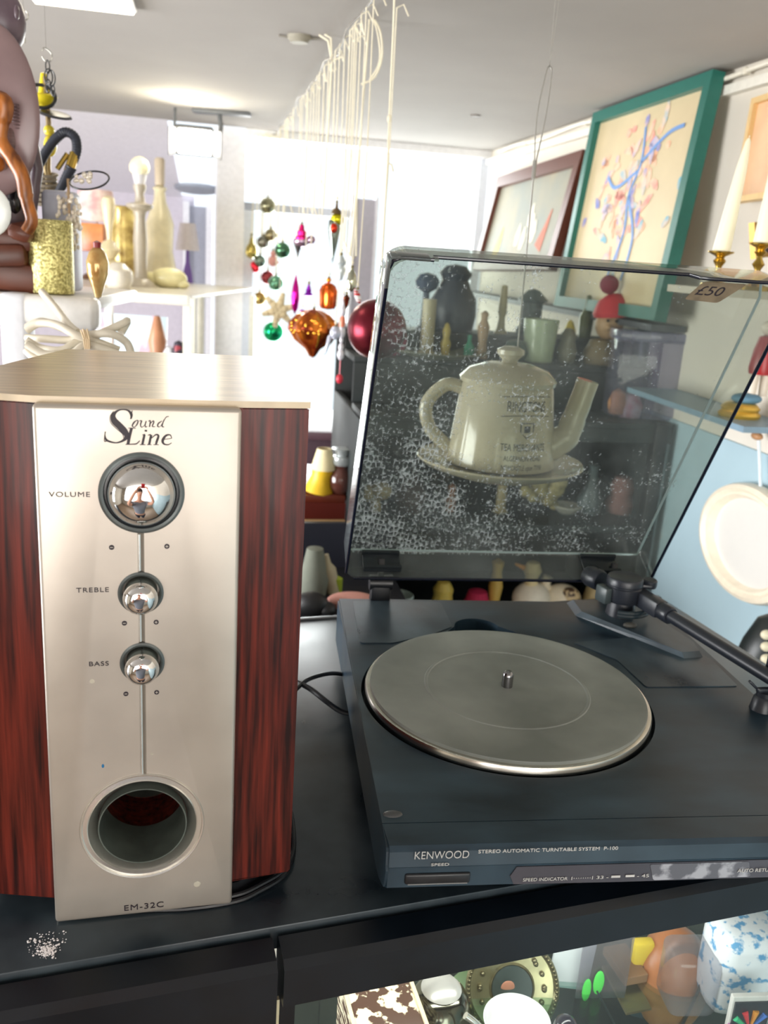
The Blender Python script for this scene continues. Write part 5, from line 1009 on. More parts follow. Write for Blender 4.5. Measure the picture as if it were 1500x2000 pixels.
# under the red table: dark shop corner with odds and ends
cz0 = onpl(640, 1200, room(0, 1.68, 0), Vector((-math.sin(YAW), math.cos(YAW), 0))).z - CZ
r_c = 0.20
cr = thing('low_dark_chest', 'low black chest in the gap between the speaker and the record player', 'chest', Vector((*room(r_c, 1.60, 0)[:2], 0)), YAW)
m_ = MB(); m_.box((0.0, 0.19, (CZ + cz0) / 2), (0.46, 0.38, CZ + cz0), None, 0.004); m_.build('body', M((22, 24, 32), 0.6), cr)
m_ = MB(); m_.box((0.0, 0.37, CZ + cz0 + 0.055), (0.46, 0.015, 0.11)); m_.build('shade_board', M((18, 20, 34), 0.6), cr)  # dark board put in for the shade under the red table
def onc(px, py, b=1.80): P = onpl(px, py, room(0, b, 0), Vector((-math.sin(YAW), math.cos(YAW), 0))); P.z = CZ + cz0; return P
def odd(px, py, prof, col, name, label, cat, rot=None, rough=0.6, seg=20):
    P = onc(px, py); k = mpp(P); m_ = MB(); m_.lathe([(r * k, z * k) for r, z in prof], rot=rot, seg=seg); return one(name, label, cat, m_, M(col, rough), loc=P)
odd(612, 1150, [(0, 0), (26, 0), (30, 30), (22, 60), (16, 92), (0, 96)], (112, 116, 104), 'grey_sack', 'slumped grey sack right beside the speaker in the dark gap', 'sack', rough=0.9)
odd(652, 1160, [(0, 0), (14, 0), (14, 50), (7, 62), (6, 80), (0, 80)], (170, 160, 132), 'beige_bottle', 'leaning beige bottle in the dark gap between speaker and lid', 'bottle', rot=ry(-0.25))
odd(660, 1120, [(0, 0), (10, 0), (10, 30), (0, 36)], (150, 168, 40), 'lime_cup', 'small lime green cup above the pink bolster in the gap', 'cup')
P = onc(690, 1195, 1.70); k = mpp(P); m_ = MB(); m_.ball((0, 0, 18 * k), 24 * k, (2.2, 1, 0.8)); one('pink_bolster', 'dusty pink rounded cushion behind the back corner of the record player', 'cushion', m_, M((190, 136, 124), 0.8), loc=P)
P = onc(608, 1200, 1.68); k = mpp(P); m_ = MB(); m_.ball((0, 0, 22 * k), 28 * k, (1.2, 0.8, 0.9)); m_.ball((30 * k, 0, 14 * k), 18 * k, (1, 1, 0.8)); one('black_handbag', 'crumpled black bag behind the cabinet next to the speaker', 'bag', m_, M((20, 20, 22), 0.5, n=30, var=0.3, bump=0.4), loc=P)
# =================================================================== LEFT: WHITE RACK WITH CARVINGS
ZR = -0.085
P = onz(22, 572, ZR); rk = thing('white_rack', 'white rounded plastic rack behind the speaker carrying the carvings', 'rack', Vector((P.x, P.y, 0)), 0.05)
k = mpp(P); zt = CZ + ZR; WR = M((224, 226, 232), 0.4)
m_ = MB(); m_.box((0, 0.02, zt / 2), (54 * k, 54 * k, zt), None, 0.008, 3); m_.build('post', WR, rk)
e = inv(Vector((P.x, P.y, 0)), 0.05, onz(182, 578, ZR))
m_ = MB(); m_.box((e.x / 2 - 0.02, 0.02, zt - 0.024), (e.x + 0.06 + 20 * k, 50 * k, 0.046), None, 0.010, 3); m_.box((e.x / 2 - 0.24, 0.18, zt - 0.012), (e.x + 0.48, 0.32, 0.02), None, 0.006); m_.build('top', M((236, 234, 230), 0.3), rk)
m_ = MB(); m_.box((e.x, 0.03, zt / 2 - 0.02), (24 * k, 30 * k, zt - 0.04), None, 0.004); m_.build('post', M((190, 192, 198), 0.3, 0.3), rk)
# carved dark figure with a shield
P = onz(2, 566, ZR); P.y += 0.03; P.z = CZ + ZR; k = mpp(P)
t = thing('carved_figure', 'tall dark carved wooden figure with a large oval shield at the left edge', 'carving', P, 0)
DW = M((92, 76, 84), 0.35, n=6, var=0.25, stretch=(4, 4, 1)); BW = M((118, 60, 20), 0.35, n=16, var=0.4, stretch=(5, 5, 1), col2=(176, 104, 40)); RWD = M((92, 48, 32), 0.4, n=9, var=0.3, stretch=(1, 1, 3))
YS = P.y
def sp_(px, py, dy=0.0): return at(px, py, YS + dy) - P
m_ = MB(); m_.ball(sp_(4, 42), 42 * k, (0.98, 0.9, 1.35)); m_.tube([sp_(2, 80), sp_(4, 130)], 26 * k, 16); m_.ball(sp_(33, 24, -0.03), 7 * k, (0.6, 1, 1.7)); m_.build('head', DW, t)
m_ = MB(); m_.tube(bez([sp_(0, 112, 0.01), sp_(4, 150, 0.012), sp_(14, 230, 0.02), sp_(22, 340, 0.02), sp_(26, 430, 0.02), sp_(10, 500, 0.02)], 5), [34 * k] * 3 + [50 * k] * 4 + [50 * k] * 7 + [44 * k] * 7 + [40 * k] * 5, 20); m_.tube([sp_(48, 240), sp_(72, 330), sp_(60, 420)], [18 * k, 12 * k, 10 * k], 12); m_.build('torso', DW, t)
m_ = MB(); m_.ball(sp_(-14, 214, -0.05), 100 * k, (0.84, 0.16, 1.45), 40, rot=ry(-0.04)); m_.build('shield', M((120, 98, 98), 0.3, n=10, var=0.15), t)
for i in range(20):
    m_ = m_ if i else MB(); m_.ball(sp_(34 - 6 * math.cos(i * 0.16), 205 + i * 6.5, -0.063 + 0.0006 * i), 4.5 * k, (2.0, 0.5, 0.5), 8)
m_.build('carved_notches', M((84, 62, 62), 0.5), t)
m_ = MB(); m_.ball(sp_(14, 285, -0.055), 26 * k, (0.8, 0.4, 1.9), 20, rot=ry(0.25)); m_.build('carved_leaf', M((98, 72, 68), 0.5, n=60, var=0.3, stretch=(1, 1, 4), bump=0.5), t)
m_ = MB()
m_.tube(bez([sp_(-26, 190, -0.09), sp_(8, 200, -0.09), sp_(4, 240, -0.09), sp_(2, 275, -0.09), sp_(26, 312, -0.09), sp_(44, 345, -0.09), sp_(52, 390, -0.09), sp_(62, 430, -0.09), sp_(52, 452, -0.09)], 6), [15 * k] * 12 + [12 * k] * 12 + [13 * k] * 12 + [11 * k] * 13, 14); m_.ball(sp_(-6, 320, -0.085), 14 * k); m_.build('light_wood_vine', BW, t)
def rock(px, py, w_, h_, dy, a):
    m_.box(sp_(px, py, dy), (w_ * k, 0.11, h_ * k), ry(a) @ rotz(0.2), 0.010)
m_ = MB(); rock(20, 535, 140, 56, 0.0, 0.10); rock(0, 500, 120, 44, -0.01, -0.08); rock(8, 462, 130, 46, 0.0, 0.06); rock(52, 452, 44, 30, -0.02, 0.3); m_.build('rock_base', RWD, t)
m_ = MB(); m_.ball(sp_(30, 395, 0.0), 20 * k, (0.8, 1, 1.6), 18); m_.build('dark_knob', M((24, 22, 26), 0.15), t)
P2 = at(-22, 412, P.y - 0.12); k2 = mpp(P2); q = P2 - P; m_ = MB(); m_.ball(q, 44 * k2, (1, 0.25, 1.1), 28); m_.build('white_disc', M((226, 230, 226), 0.3), t)
# glitter candle
P = onz(103, 572, ZR); P.y += 0.0; k = mpp(P); t = thing('glitter_candle', 'gold glitter covered pillar candle with grey top beside the carved base', 'candle', P, 0)
m_ = MB(); m_.lathe([(0, 0), (40 * k, 0), (41 * k, 3 * k), (41 * k, 132 * k), (38 * k, 136 * k), (30 * k, 130 * k), (0, 128 * k)], seg=48)
m_.build('glitter_body', M((176, 164, 92), 0.35, 0.6, n=260, var=0.35, col2=(240, 232, 160), bump=0.8), t)
P = P + Vector((-0.008, 0.07, 0)); k = mpp(P); m_ = MB(); m_.box((0, 0, 92 * k), (58 * k, 0.05, 184 * k), None, 0.008, 3); one('grey_plastic_box', 'pale grey rounded box standing behind the glitter candle', 'box', m_, M((188, 190, 204), 0.4), loc=P)
# water pipe with hose
P = onz(78, 560, ZR) + Vector((0, 0.10, 0)); k = mpp(P); t = thing('water_pipe', 'water pipe with yellow bowl, black ribbed hose and gilt fittings behind the carving', 'water pipe', P, 0)
Yq = P.y
def wp(px, py, dy=0): return at(px, py, Yq + dy) - P
m_ = MB(); m_.tube([(0, 0, 0), wp(92, 330), wp(95, 240), wp(88, 150)], [8 * k, 7 * k, 5 * k, 4 * k], 14); m_.lathe([(0, 0), (26 * k, 0), (32 * k, 30 * k), (28 * k, 80 * k), (10 * k, 120 * k), (0, 120 * k)]); m_.build('stem', M((150, 130, 90), 0.3, 0.6), t)
c = wp(84, 190); m_ = MB(); m_.lathe([(8 * k, -20 * k), (26 * k, 2 * k), (24 * k, 4 * k), (6 * k, -16 * k), (8 * k, -20 * k)], c); m_.lathe([(0, 0), (12 * k, 0), (5 * k, 44 * k), (0, 46 * k)], c + Vector((-6 * k, 0.02, 0))); m_.build('yellow_bowl', M((226, 206, 40), 0.3), t)
m_ = MB(); m_.tube(arc(c + Vector((0, -0.01, 0)), 27 * k, 0, 2 * PI, 28, (1, 0, -0.15), (0, 0.5, 1), 0.75)[:-1], 3.2 * k, 8, closed=True); m_.build('black_rim', BLACKP, t)
m_ = MB(); c2 = wp(108, 230); m_.lathe([(0, 0), (30 * k, 4 * k), (26 * k, 8 * k), (0, 10 * k)], c2, rot=ry(0.2) @ rx(0.25)); m_.build('tray', M((72, 72, 76), 0.3, 0.3), t)
hp = bez([wp(x, y, -0.02) for x, y in ((72, 330), (88, 300), (108, 272), (128, 258), (146, 268), (150, 292), (143, 316))], 10)
m_ = MB(); m_.tube(hp, [(8.2 + (0.9 if i % 2 else 0)) * k for i in range(len(hp))], 14); hp2 = bez([wp(x, y, -0.03) for x, y in ((140, 326), (128, 350), (114, 378), (104, 398))], 10); m_.tube(hp2, [(9.6 - i * 0.12 + (0.8 if i % 2 else 0)) * k for i in range(len(hp2))], 14); m_.build('ribbed_hose', M((34, 38, 50), 0.6), t)
m_ = MB(); m_.tube([wp(146, 300, -0.02), wp(134, 336, -0.03)], 9 * k, 12); m_.tube([wp(132, 300, -0.01), wp(112, 330, -0.01)], 5 * k, 8); m_.build('gilt_joint', BRASS, t)
m_ = MB(); m_.ball(wp(98, 285), 12 * k, (1, 1, 1.6)); m_.ball(wp(96, 255), 10 * k); m_.build('yellow_glass', M((222, 202, 60), 0.2), t)
m_ = MB()
for i in range(7): m_.tube(arc(wp(90, 342 + i * 9), (20 - (i % 2) * 2) * k, 0, 2 * PI, 20, (1, 0, 0), (0, 0.7, 0.2))[:-1], 3.4 * k, 6, closed=True)
m_.build('grey_coil', M((146, 136, 120), 0.4, 0.3), t)
# hook and chain
P = at(92, 100, 1.5); k = mpp(P); t = thing('hook_chain', 'short black chain hanging on a metal hook above the yellow bowl', 'chain', P, 0)
m_ = MB(); m_.tube(bez([(-10 * k, 0, 0), (-6 * k, 0, 6 * k), (2 * k, 0, 2 * k), (9 * k, 0, -6 * k), (6 * k, 0, -17 * k), (-4 * k, 0, -18 * k), (-10 * k, 0, -10 * k)], 5), 1.3 * k, 8); m_.tube([(-2 * k, 0, 5 * k), (-2 * k, 0, CZ + CEIL - P.z)], 0.3 * k, 5); m_.build('hook', M((150, 148, 140), 0.3, 0.8), t)
for i, (x, z, rx_, rz_) in enumerate(((0, -28, 4, 12), (0, -46, 8, 15), (6, -48, 8, 15), (-1, -62, 5, 12), (9, -70, 3, 10))):
    m_ = MB(); m_.tube([Vector((x * k + rx_ * k * math.cos(q), 0.002 * (i % 2), z * k + rz_ * k * math.sin(q))) for q in [2 * PI * j / 16 for j in range(16)]], 1.3 * k, 6, closed=True); m_.build('link', BLACKP, t)
P = at(46, 30, 1.5); k = mpp(P); m_ = MB(); m_.tube(arc((0, 0, 0), 9 * k, -1.6, 2.2, 14, (1, 0, 0), (0, 0, 1)), 1.3 * k, 8); m_.tube([(0, 0, -9 * k), (1 * k, 0, -50 * k)], 1 * k, 6); m_.tube([(0, 0, 9 * k), (0, 0, CZ + CEIL - P.z)], 0.4 * k, 5); one('wire_hook', 'thin wire hook hanging beside the head of the carved figure', 'hook', m_, M((176, 172, 160), 0.3, 0.8), loc=P)
# black hoop with crystals
P = at(175, 352, 1.40); k = mpp(P); t = thing('crystal_chandelier_ring', 'small crystal chandelier with a thin black hoop behind the ribbed hose', 'chandelier', P, 0)
m_ = MB(); m_.tube(arc((0, 0, 0), 37 * k, 0, 2 * PI, 36, (1, 0, 0.05), (0, 0.85, 0.52))[:-1], 1.9 * k, 8, closed=True); m_.build('hoop', BLACKP, t)
m_ = MB(); rnd = random.Random(4)
for i in range(14): m_.ball((rnd.uniform(-34, 4) * k, 0, rnd.uniform(-4, 14) * k), rnd.uniform(3, 6) * k, seg=8)
for i in range(90): m_.ball(((-42 + rnd.uniform(-16, 16)) * k, rnd.uniform(-0.02, 0.02), rnd.uniform(-130, -30) * k), rnd.uniform(3, 6) * k, (0.8, 0.8, 1.2), 7)
m_.build('crystals', M((226, 216, 200), 0.08, 0.35, n=20, var=0.15), t)
m_ = MB(); m_.tube([(-42 * k, 0, CZ + ZR - P.z), (-42 * k, 0, 0)], 3 * k, 8); m_.build('pole', M((150, 120, 80), 0.4), t)
# bundled white cable
ZC = -0.20
def cp(px, py, Y=1.16): return at(px, py, Y)
m_ = MB(); Yc = 1.16; CBL = M((216, 208, 190), 0.45)
runs = [[(82, 570, 1.28), (108, 600, 1.22), (132, 632, 1.16), (150, 648, 1.15)], [(52, 645, 1.16), (75, 632, 1.16), (110, 634, 1.15), (150, 655, 1.14), (190, 668, 1.15), (232, 684, 1.16)], [(52, 660, 1.17), (90, 662, 1.16), (140, 664, 1.16), (170, 655, 1.15), (215, 652, 1.15), (246, 668, 1.16), (256, 690, 1.16)],
        [(52, 665, 1.15), (80, 680, 1.15), (120, 684, 1.14), (150, 668, 1.15), (200, 650, 1.17), (240, 632, 1.18), (248, 628, 1.19), (236, 650, 1.18)], [(52, 685, 1.15), (70, 700, 1.14), (100, 704, 1.14)], [(52, 640, 1.18), (80, 628, 1.18), (120, 640, 1.18), (170, 660, 1.18)], [(52, 672, 1.13), (90, 692, 1.13), (140, 690, 1.13), (170, 674, 1.14), (230, 690, 1.15)]]
for r_ in runs: m_.tube(bez([at(*q) for q in r_], 8), 0.0052, 10)
cbn = one('white_cable_bundle', 'coil of thick white cable tied with twine behind the speaker', 'cable', m_, CBL)
m_ = MB()
for i in range(4): m_.tube([at(158 + i * 4, 645 - 2 * (i % 2), 1.13), at(164 + i * 3.5, 662, 1.12), at(166 + i * 3, 682, 1.125)], 0.0012, 6)
m_.build('twine', M((210, 186, 150), 0.8), cbn)
# =================================================================== WHITE TABLE WITH LAMPS, LEFT BACK
ZT2 = -0.150
P = onz(205, 566, ZT2); Q = onz(372, 578, ZT2); wt = thing('white_metal_table', 'white metal framed table behind the rack crowded with lamps', 'table', Vector((P.x, P.y, 0)), math.atan2(Q.y - P.y, Q.x - P.x))
Lw = (Q - P).length; h = CZ + ZT2; WT = M((228, 224, 210), 0.35)
m_ = MB(); m_.box((Lw / 2 - 0.2, 0.44, h - 0.004), (Lw + 0.4, 0.86, 0.008)); m_.build('top', M((214, 206, 186), 0.3), wt)
m_ = MB(); m_.box((Lw / 2 - 0.2, -0.01, h - 0.014), (Lw + 0.4, 0.02, 0.03), None, 0.003); m_.build('rail', WT, wt)
for x in (0.012, Lw - 0.01):
    for y in (0, 0.88): m_ = MB(); m_.box((x, y, (h - 0.03) / 2), (0.02, 0.02, h - 0.03)); m_.build('leg', WT, wt)
m_ = MB(); m_.box((Lw / 2 - 0.2, 0.44, h - 0.36), (Lw + 0.4, 0.90, 0.01)); m_.build('lower_shelf', WT, wt)
def tz_(px, py): return onz(px, py, ZR) if py > 570 else onz(px, py, ZT2)
def lamp_(name, label, cat, px, py, parts, group=None):
    P = tz_(px, py); k = mpp(P); t = thing(name, label, cat, P, 0, group)
    for nm, prof, mt, *rest in parts:
        m_ = MB(); m_.lathe([(r * k, z * k) for r, z in prof], (rest[0] * k, 0, 0) if rest else (0, 0, 0), 28); m_.build(nm, mt, t)
    return t
GREYCER = M((170, 160, 142), 0.3); IV = M((210, 200, 168), 0.25, n=14, var=0.15)
lamp_('bulb_lamp', 'tall grey beige candlestick lamp with a bare round bulb', 'lamp', 275, 560, [('base', [(0, 0), (30, 0), (26, 8), (14, 16), (12, 30), (13, 90), (10, 130), (13, 140), (24, 146), (26, 152), (10, 156), (8, 172), (12, 180), (12, 188), (0, 188)], GREYCER), ('bulb_socket', [(0, 186), (9, 186), (13, 204), (13, 208), (0, 208)], M((206, 204, 206), 0.4)), ('bulb', [(13, 206), (18, 212), (19, 220), (15, 230), (8, 236), (0, 238)], M((246, 238, 200), 0.3))])
lamp_('ivory_tall_lamp', 'ivory lamp with slim neck right of the bare bulb', 'lamp', 313, 552, [('base', [(0, 0), (34, 0), (30, 30), (24, 60), (26, 110), (20, 130), (12, 150), (10, 168), (14, 174), (6, 180), (0, 180)], IV), ('socket', [(0, 178), (9, 180), (10, 224), (7, 228), (0, 228)], M((200, 184, 160), 0.4))])
lamp_('gold_brown_vase', 'tall brown and gold marbled vase left of the bulb lamp', 'vase', 243, 552, [('body', [(0, 0), (22, 0), (26, 40), (24, 100), (20, 130), (24, 140), (20, 142), (0, 138)], M((176, 140, 74), 0.25, 0.3, n=25, var=0.5, col2=(220, 196, 120)))])
lamp_('cream_torch_lamp', 'cream torch shaped ornament on a round foot left of the brown gold vase', 'ornament', 215, 556, [('base', [(0, 0), (22, 0), (26, 20), (20, 44), (8, 48), (14, 54), (20, 66), (12, 80), (4, 84), (5, 100), (10, 124), (13, 148), (11, 160), (4, 164), (0, 164)], CREAM)])
lamp_('white_onion_vase', 'squat white round vase in front of the brown gold vase', 'vase', 232, 566, [('body', [(0, 0), (20, 0), (28, 18), (26, 36), (12, 50), (0, 52)], M((220, 212, 196), 0.25))])
lamp_('amber_bottle_figure', 'amber glass bottle shaped like a figure with a dark red stopper', 'bottle', 192, 584, [('glass_body', [(0, 0), (6, 4), (14, 30), (20, 48), (21, 70), (16, 86), (8, 96), (0, 98)], M((198, 130, 50), 0.12, 0.3, n=18, var=0.4, col2=(236, 214, 150))), ('stopper', [(0, 96), (7, 96), (8, 106), (0, 110)], M((126, 24, 28), 0.4))])
P = tz_(330, 562); k = mpp(P); m_ = MB(); m_.ball((0, 0, 18 * k), 24 * k, (1.5, 0.8, 0.85)); m_.ball((-34 * k, 0, 14 * k), 14 * k, (1.3, 1, 1)); m_.ball((28 * k, -4 * k, 8 * k), 10 * k, (1.3, 1, 0.8)); one('cream_lying_rabbit', 'cream glazed crouching animal at the front right corner of the white table', 'figurine', m_, M((222, 214, 164), 0.25), loc=P)
# orange lamp and pink box
P = tz_(182, 545); k = mpp(P); t = thing('orange_glass_lamp', 'lamp with square orange glass shade below a pink flowered shade', 'lamp', P, 0)
m_ = MB(); m_.box((0, 0, 78 * k), (56 * k, 0.08, 52 * k), None, 0.003); m_.build('orange_shade', M((204, 112, 56), 0.3, n=12, var=0.3, col2=(232, 158, 96)), t)
m_ = MB(); m_.lathe([(0, 0), (22 * k, 0), (18 * k, 8 * k), (5 * k, 14 * k), (5 * k, 52 * k), (0, 52 * k)]); m_.build('base', M((120, 84, 60), 0.4), t)
m_ = MB(); m_.lathe([(40 * k, 108 * k), (32 * k, 166 * k), (31 * k, 166 * k), (39 * k, 108 * k), (40 * k, 108 * k)], (-2 * k, 0.06, 0)); m_.tube([(0, 0.06, 50 * k), (0, 0.06, 150 * k)], 2 * k); m_.build('pink_shade', M((222, 176, 176), 0.6, n=26, var=0.15, col2=(240, 224, 214)), t)
# purple lamp
P = at(366, 566, 3.64); k = mpp(P); sd = thing('slim_side_table', 'slim white side table carrying the purple lamp', 'table', Vector((P.x, P.y, 0)), 0)
m_ = MB(); m_.box((0, 0.02, P.z - 0.01), (0.20, 0.16, 0.02), None, 0.003); m_.build('top', WT, sd)
m_ = MB(); m_.box((0.05, 0.02, (P.z - 0.02) / 2), (0.025, 0.025, P.z - 0.02)); m_.build('leg', WT, sd)
t = thing('purple_table_lamp', 'slender purple lamp with a pale grey shade behind the white table', 'lamp', P, 0)
m_ = MB(); m_.lathe([(0, 0), (12 * k, 0), (12 * k, 4 * k), (9 * k, 30 * k), (4 * k, 52 * k), (3 * k, 76 * k), (0, 76 * k)]); m_.build('base', M((110, 80, 156), 0.4), t)
m_ = MB(); m_.lathe([(23 * k, 74 * k), (15 * k, 124 * k), (14 * k, 124 * k), (22 * k, 74 * k), (23 * k, 74 * k)]); m_.build('lamp_shade', M((196, 188, 192), 0.6), t)
# things under the white table
zl = CZ + ZT2 - 0.355
def under(px, py, prof, col, name, label, cat, **kw):
    P = at(px, py, 2.75); P.z = zl; k = mpp(P); m_ = MB(); m_.lathe([(r * k, z * k) for r, z in prof], seg=20); one(name, label, cat, m_, M(col, 0.4, **kw), loc=P)
under(308, 760, [(0, 0), (26, 0), (20, 40), (26, 80), (14, 110), (18, 130), (10, 160), (6, 176), (0, 178)], (176, 122, 88), 'tan_statuette', 'tall tan statuette under the white table', 'figurine', n=10, var=0.3)
under(330, 765, [(0, 0), (18, 0), (20, 60), (12, 110), (6, 120), (0, 122)], (70, 100, 160), 'blue_statuette', 'blue and white statuette under the right end of the white table', 'figurine', n=12, var=0.1, col2=(225, 228, 235), lo=0.48, hi=0.5)
under(349, 762, [(0, 0), (12, 0), (14, 60), (16, 100), (8, 130), (0, 134)], (48, 44, 60), 'dark_statuette', 'dark statuette with a red detail behind the right leg of the white table', 'figurine', n=12, var=0.1, col2=(150, 50, 60), lo=0.58, hi=0.6)
P = at(250, 760, 2.9); P.z = zl; k = mpp(P); m_ = MB(); m_.box((0, 0, 80 * k), (150 * k, 0.01, 160 * k), rx(-0.1)); one('poster_print', 'pale blue and pink poster board standing under the white table', 'poster', m_, M((206, 226, 236), 0.3, n=7, var=0.05, col2=(236, 170, 184), lo=0.52, hi=0.56), loc=P, smooth=False)
under(268, 762, [(0, 0), (24, 0), (28, 30), (20, 60), (0, 66)], (196, 206, 204), 'silver_clock', 'round silvery ornament in front of the poster board', 'ornament')
# =================================================================== INSIDE THE GLASS CABINET
GZ = TZ - 0.275
def gl_(x, y, Y): return at(x, y, Y)
m_ = MB(); m_.box(((xg + UR) / 2 + 0.01, 0.125, CZ + GZ - 0.004), (UR - xg - 0.03, 0.23, 0.006)); o = m_.build('inner_shelf', tinted((225, 240, 235), ior=1.4), cab)
def stand(px, py, Y): P = at(px, py, Y + 0.035 + 0.03 * (px - 700) / 800); return Vector((P.x, P.y, CZ + GZ)), P.z - (CZ + GZ), mpp(P)
P, h, k = stand(748, 1957, 0.655); t = thing('patterned_tin', 'square tin with brown and cream zigzag print at the bottom left of the glass case', 'tin', P, CY - 0.05)
m_ = MB(); m_.box((0, 0, h / 2), (140 * k, 0.09, h), None, 0.004); m_.build('tin_body', M((96, 70, 58), 0.35, n=55, var=0.3, col2=(226, 210, 180), lo=0.50, hi=0.53, stretch=(1, 1, 4)), t)
m_ = MB()
for x0, y0, dx, dy in ((0, -0.043, 140 * k, 0.004), (0, 0.043, 140 * k, 0.004), (-68 * k, 0, 0.004, 0.09), (68 * k, 0, 0.004, 0.09)): m_.box((x0, y0, h + 0.001), (dx, dy, 0.004), None, 0.001)
m_.build('rim', M((216, 196, 160), 0.4), t)
P, h, k = stand(862, 1930, 0.70); t = thing('silver_teapot', 'tarnished silver pot with pale lid beside the patterned tin', 'pot', P, 0.2); TS = M((120, 118, 104), 0.14, 1.0, n=20, var=0.2)
m_ = MB(); m_.lathe([(0, 0), (40 * k, 0), (66 * k, h * 0.35), (68 * k, h * 0.6), (50 * k, h * 0.9), (34 * k, h), (0, h)], seg=40); m_.build('pot_body', TS, t)
m_ = MB(); m_.lathe([(0, h), (40 * k, h), (30 * k, h + 0.006), (0, h + 0.010)], seg=32); m_.build('lid', M((196, 192, 186), 0.25, 0.4), t)
m_ = MB(); m_.tube(bez([(20 * k, -0.05, h + 0.015), (50 * k, -0.055, h), (62 * k, -0.06, h - 0.03), (95 * k, -0.06, h - 0.07), (110 * k, -0.055, h - 0.11)], 6), 7 * k, 10); m_.build('handle', M((226, 222, 212), 0.12, 0.8), t)
P, h, k = stand(1010, 1992, 0.68); m_ = MB(); m_.lathe([(0, 0.002), (30 * k, 0), (54 * k, h * 0.5), (66 * k, h), (63 * k, h), (50 * k, h * 0.5), (28 * k, 0.008), (0, 0.008)], seg=48); one('white_china_bowl', 'plain white china bowl in the glass case in front of the pewter plate', 'bowl', m_, M((226, 230, 226), 0.15, coat=0.4), loc=P)
P, h, k = stand(1003, 1900, 0.76); rr = 92 * k
t = thing('pewter_portrait_plate', 'embossed pewter plate with a round portrait leaning inside the glass case', 'plate', P + Vector((0, 0, h - 0.02)), 0.1); R90 = rx(PI / 2 - 0.5)
m_ = MB(); m_.lathe([(0, 0), (rr, 0), (rr * 1.02, 0.004), (rr * 0.95, 0.006), (rr * 0.9, 0.002), (rr * 0.5, 0.001), (rr * 0.46, 0.004), (rr * 0.44, 0.001), (0, 0.001)], rot=R90, seg=72, wob=None); m_.build('rim', M((150, 142, 108), 0.3, 0.8, n=40, var=0.2), t)
m_ = MB()
for i in range(72): a = 2 * PI * i / 72; m_.ball(R90 @ Vector((rr * 0.955 * math.cos(a), rr * 0.955 * math.sin(a), 0.006)), 0.0022, (1, 1, 1), 6)
for i in range(24): a = 2 * PI * i / 24 + 0.1 * (i % 3); m_.ball(R90 @ Vector((rr * 0.70 * math.cos(a), rr * (0.70 + 0.05 * (i % 2)) * math.sin(a), 0.003)), 0.0030, (1, 1, 1), 8)
m_.build('beading', M((120, 112, 84), 0.3, 0.8), t)
m_ = MB(); m_.lathe([(0, 0.002), (rr * 0.44, 0.002), (rr * 0.44, 0.0030), (0, 0.0030)], rot=R90, seg=40); pr = m_.build('portrait', M((48, 58, 54), 0.4), t)
m_ = MB(); m_.ball(R90 @ Vector((-0.1 * rr, 0.02 * rr, 0.0035)), rr * 0.15, (1, 0.12, 1.15), 16); m_.build('painted_face', M((206, 140, 112), 0.5), pr)
m_ = MB(); m_.ball(R90 @ Vector((-0.16 * rr, -0.26 * rr, 0.0035)), rr * 0.18, (1.1, 0.12, 0.8), 16); m_.build('painted_dress', M((228, 214, 140), 0.5), pr)
P, h, k = stand(935, 1915, 0.80); m_ = MB(); m_.lathe([(0, 0), (62 * k, 0), (64 * k, 0.005), (40 * k, 0.002), (0, 0.002)], rot=R90, seg=40); one('cream_plate', 'cream plate standing behind the silver pot', 'plate', m_, M((218, 206, 156), 0.3), loc=P + Vector((0, 0, h - 0.03)))
P, h, k = stand(1108, 1985, 0.66); m_ = MB(); m_.ball((0, 0, h * 0.8), 24 * k, (1, 1, 1)); m_.lathe([(0, 0), (20 * k, 0), (10 * k, h * 0.6), (0, h * 0.7)]); one('black_glass_stopper', 'small black glass knob at the foot of the pewter plate', 'ornament', m_, M((46, 44, 52), 0.12), loc=P)
P, h, k = stand(1118, 1880, 0.78); m_ = MB(); m_.box((0, 0, h / 2 + 0.02), (78 * k, 0.004, h + 0.06), ry(0.05)); t = one('white_card', 'white card standing between the pewter plate and the green splashes', 'card', m_, M((222, 226, 228), 0.4, n=5, var=0.05), loc=P, smooth=False)
P, h, k = stand(1150, 1900, 0.765); t = thing('plastic_sleeve', 'clear plastic sleeve with two bright green blobs', 'sleeve', P, 0.1)
m_ = MB(); m_.box((30 * k, 0, h / 2 + 0.02), (100 * k, 0.002, h + 0.06)); m_.build('film', tinted((220, 220, 226), haze=(200, 190, 190), amount=0.25), t, False)
m_ = MB(); m_.ball((-2 * k, -0.004, h - 0.02), 9 * k, (1, 0.2, 3), 14); m_.ball((20 * k, -0.004, h - 0.01), 11 * k, (1, 0.2, 2.6), 14); m_.build('green_blobs', M((90, 220, 90), 0.4), t)
m_ = MB(); m_.tube([(18 * k, -0.006, h - 0.02), (90 * k, -0.02, h - 0.09)], 2 * k, 6); m_.build('dark_stick', M((36, 46, 52), 0.4), t)
P, h, k = stand(1222, 1875, 0.80); m_ = MB(); m_.box((0, 0, h / 2), (50 * k, 0.05, h), rotz(0.3), 0.001); m_.box((4 * k, -0.01, h - 0.030), (54 * k, 0.06, 0.004), rotz(0.3) @ rx(0.2)); one('cardboard_box', 'open brown cardboard box inside the glass case', 'box', m_, M((136, 100, 68), 0.7, n=10, var=0.15), loc=P, smooth=False)
P, h, k = stand(1263, 1850, 0.80); t = thing('yellow_scarf', 'yellow scarf with dark blue blocks hanging in the glass case', 'scarf', P, 0.1)
m_ = MB(); m_.box((-6 * k, 0, h / 2), (42 * k, 0.014, h + 0.02), ry(-0.06), 0.004); m_.build('cloth', M((226, 196, 60), 0.7, n=14, var=0.1), t)
m_ = MB()
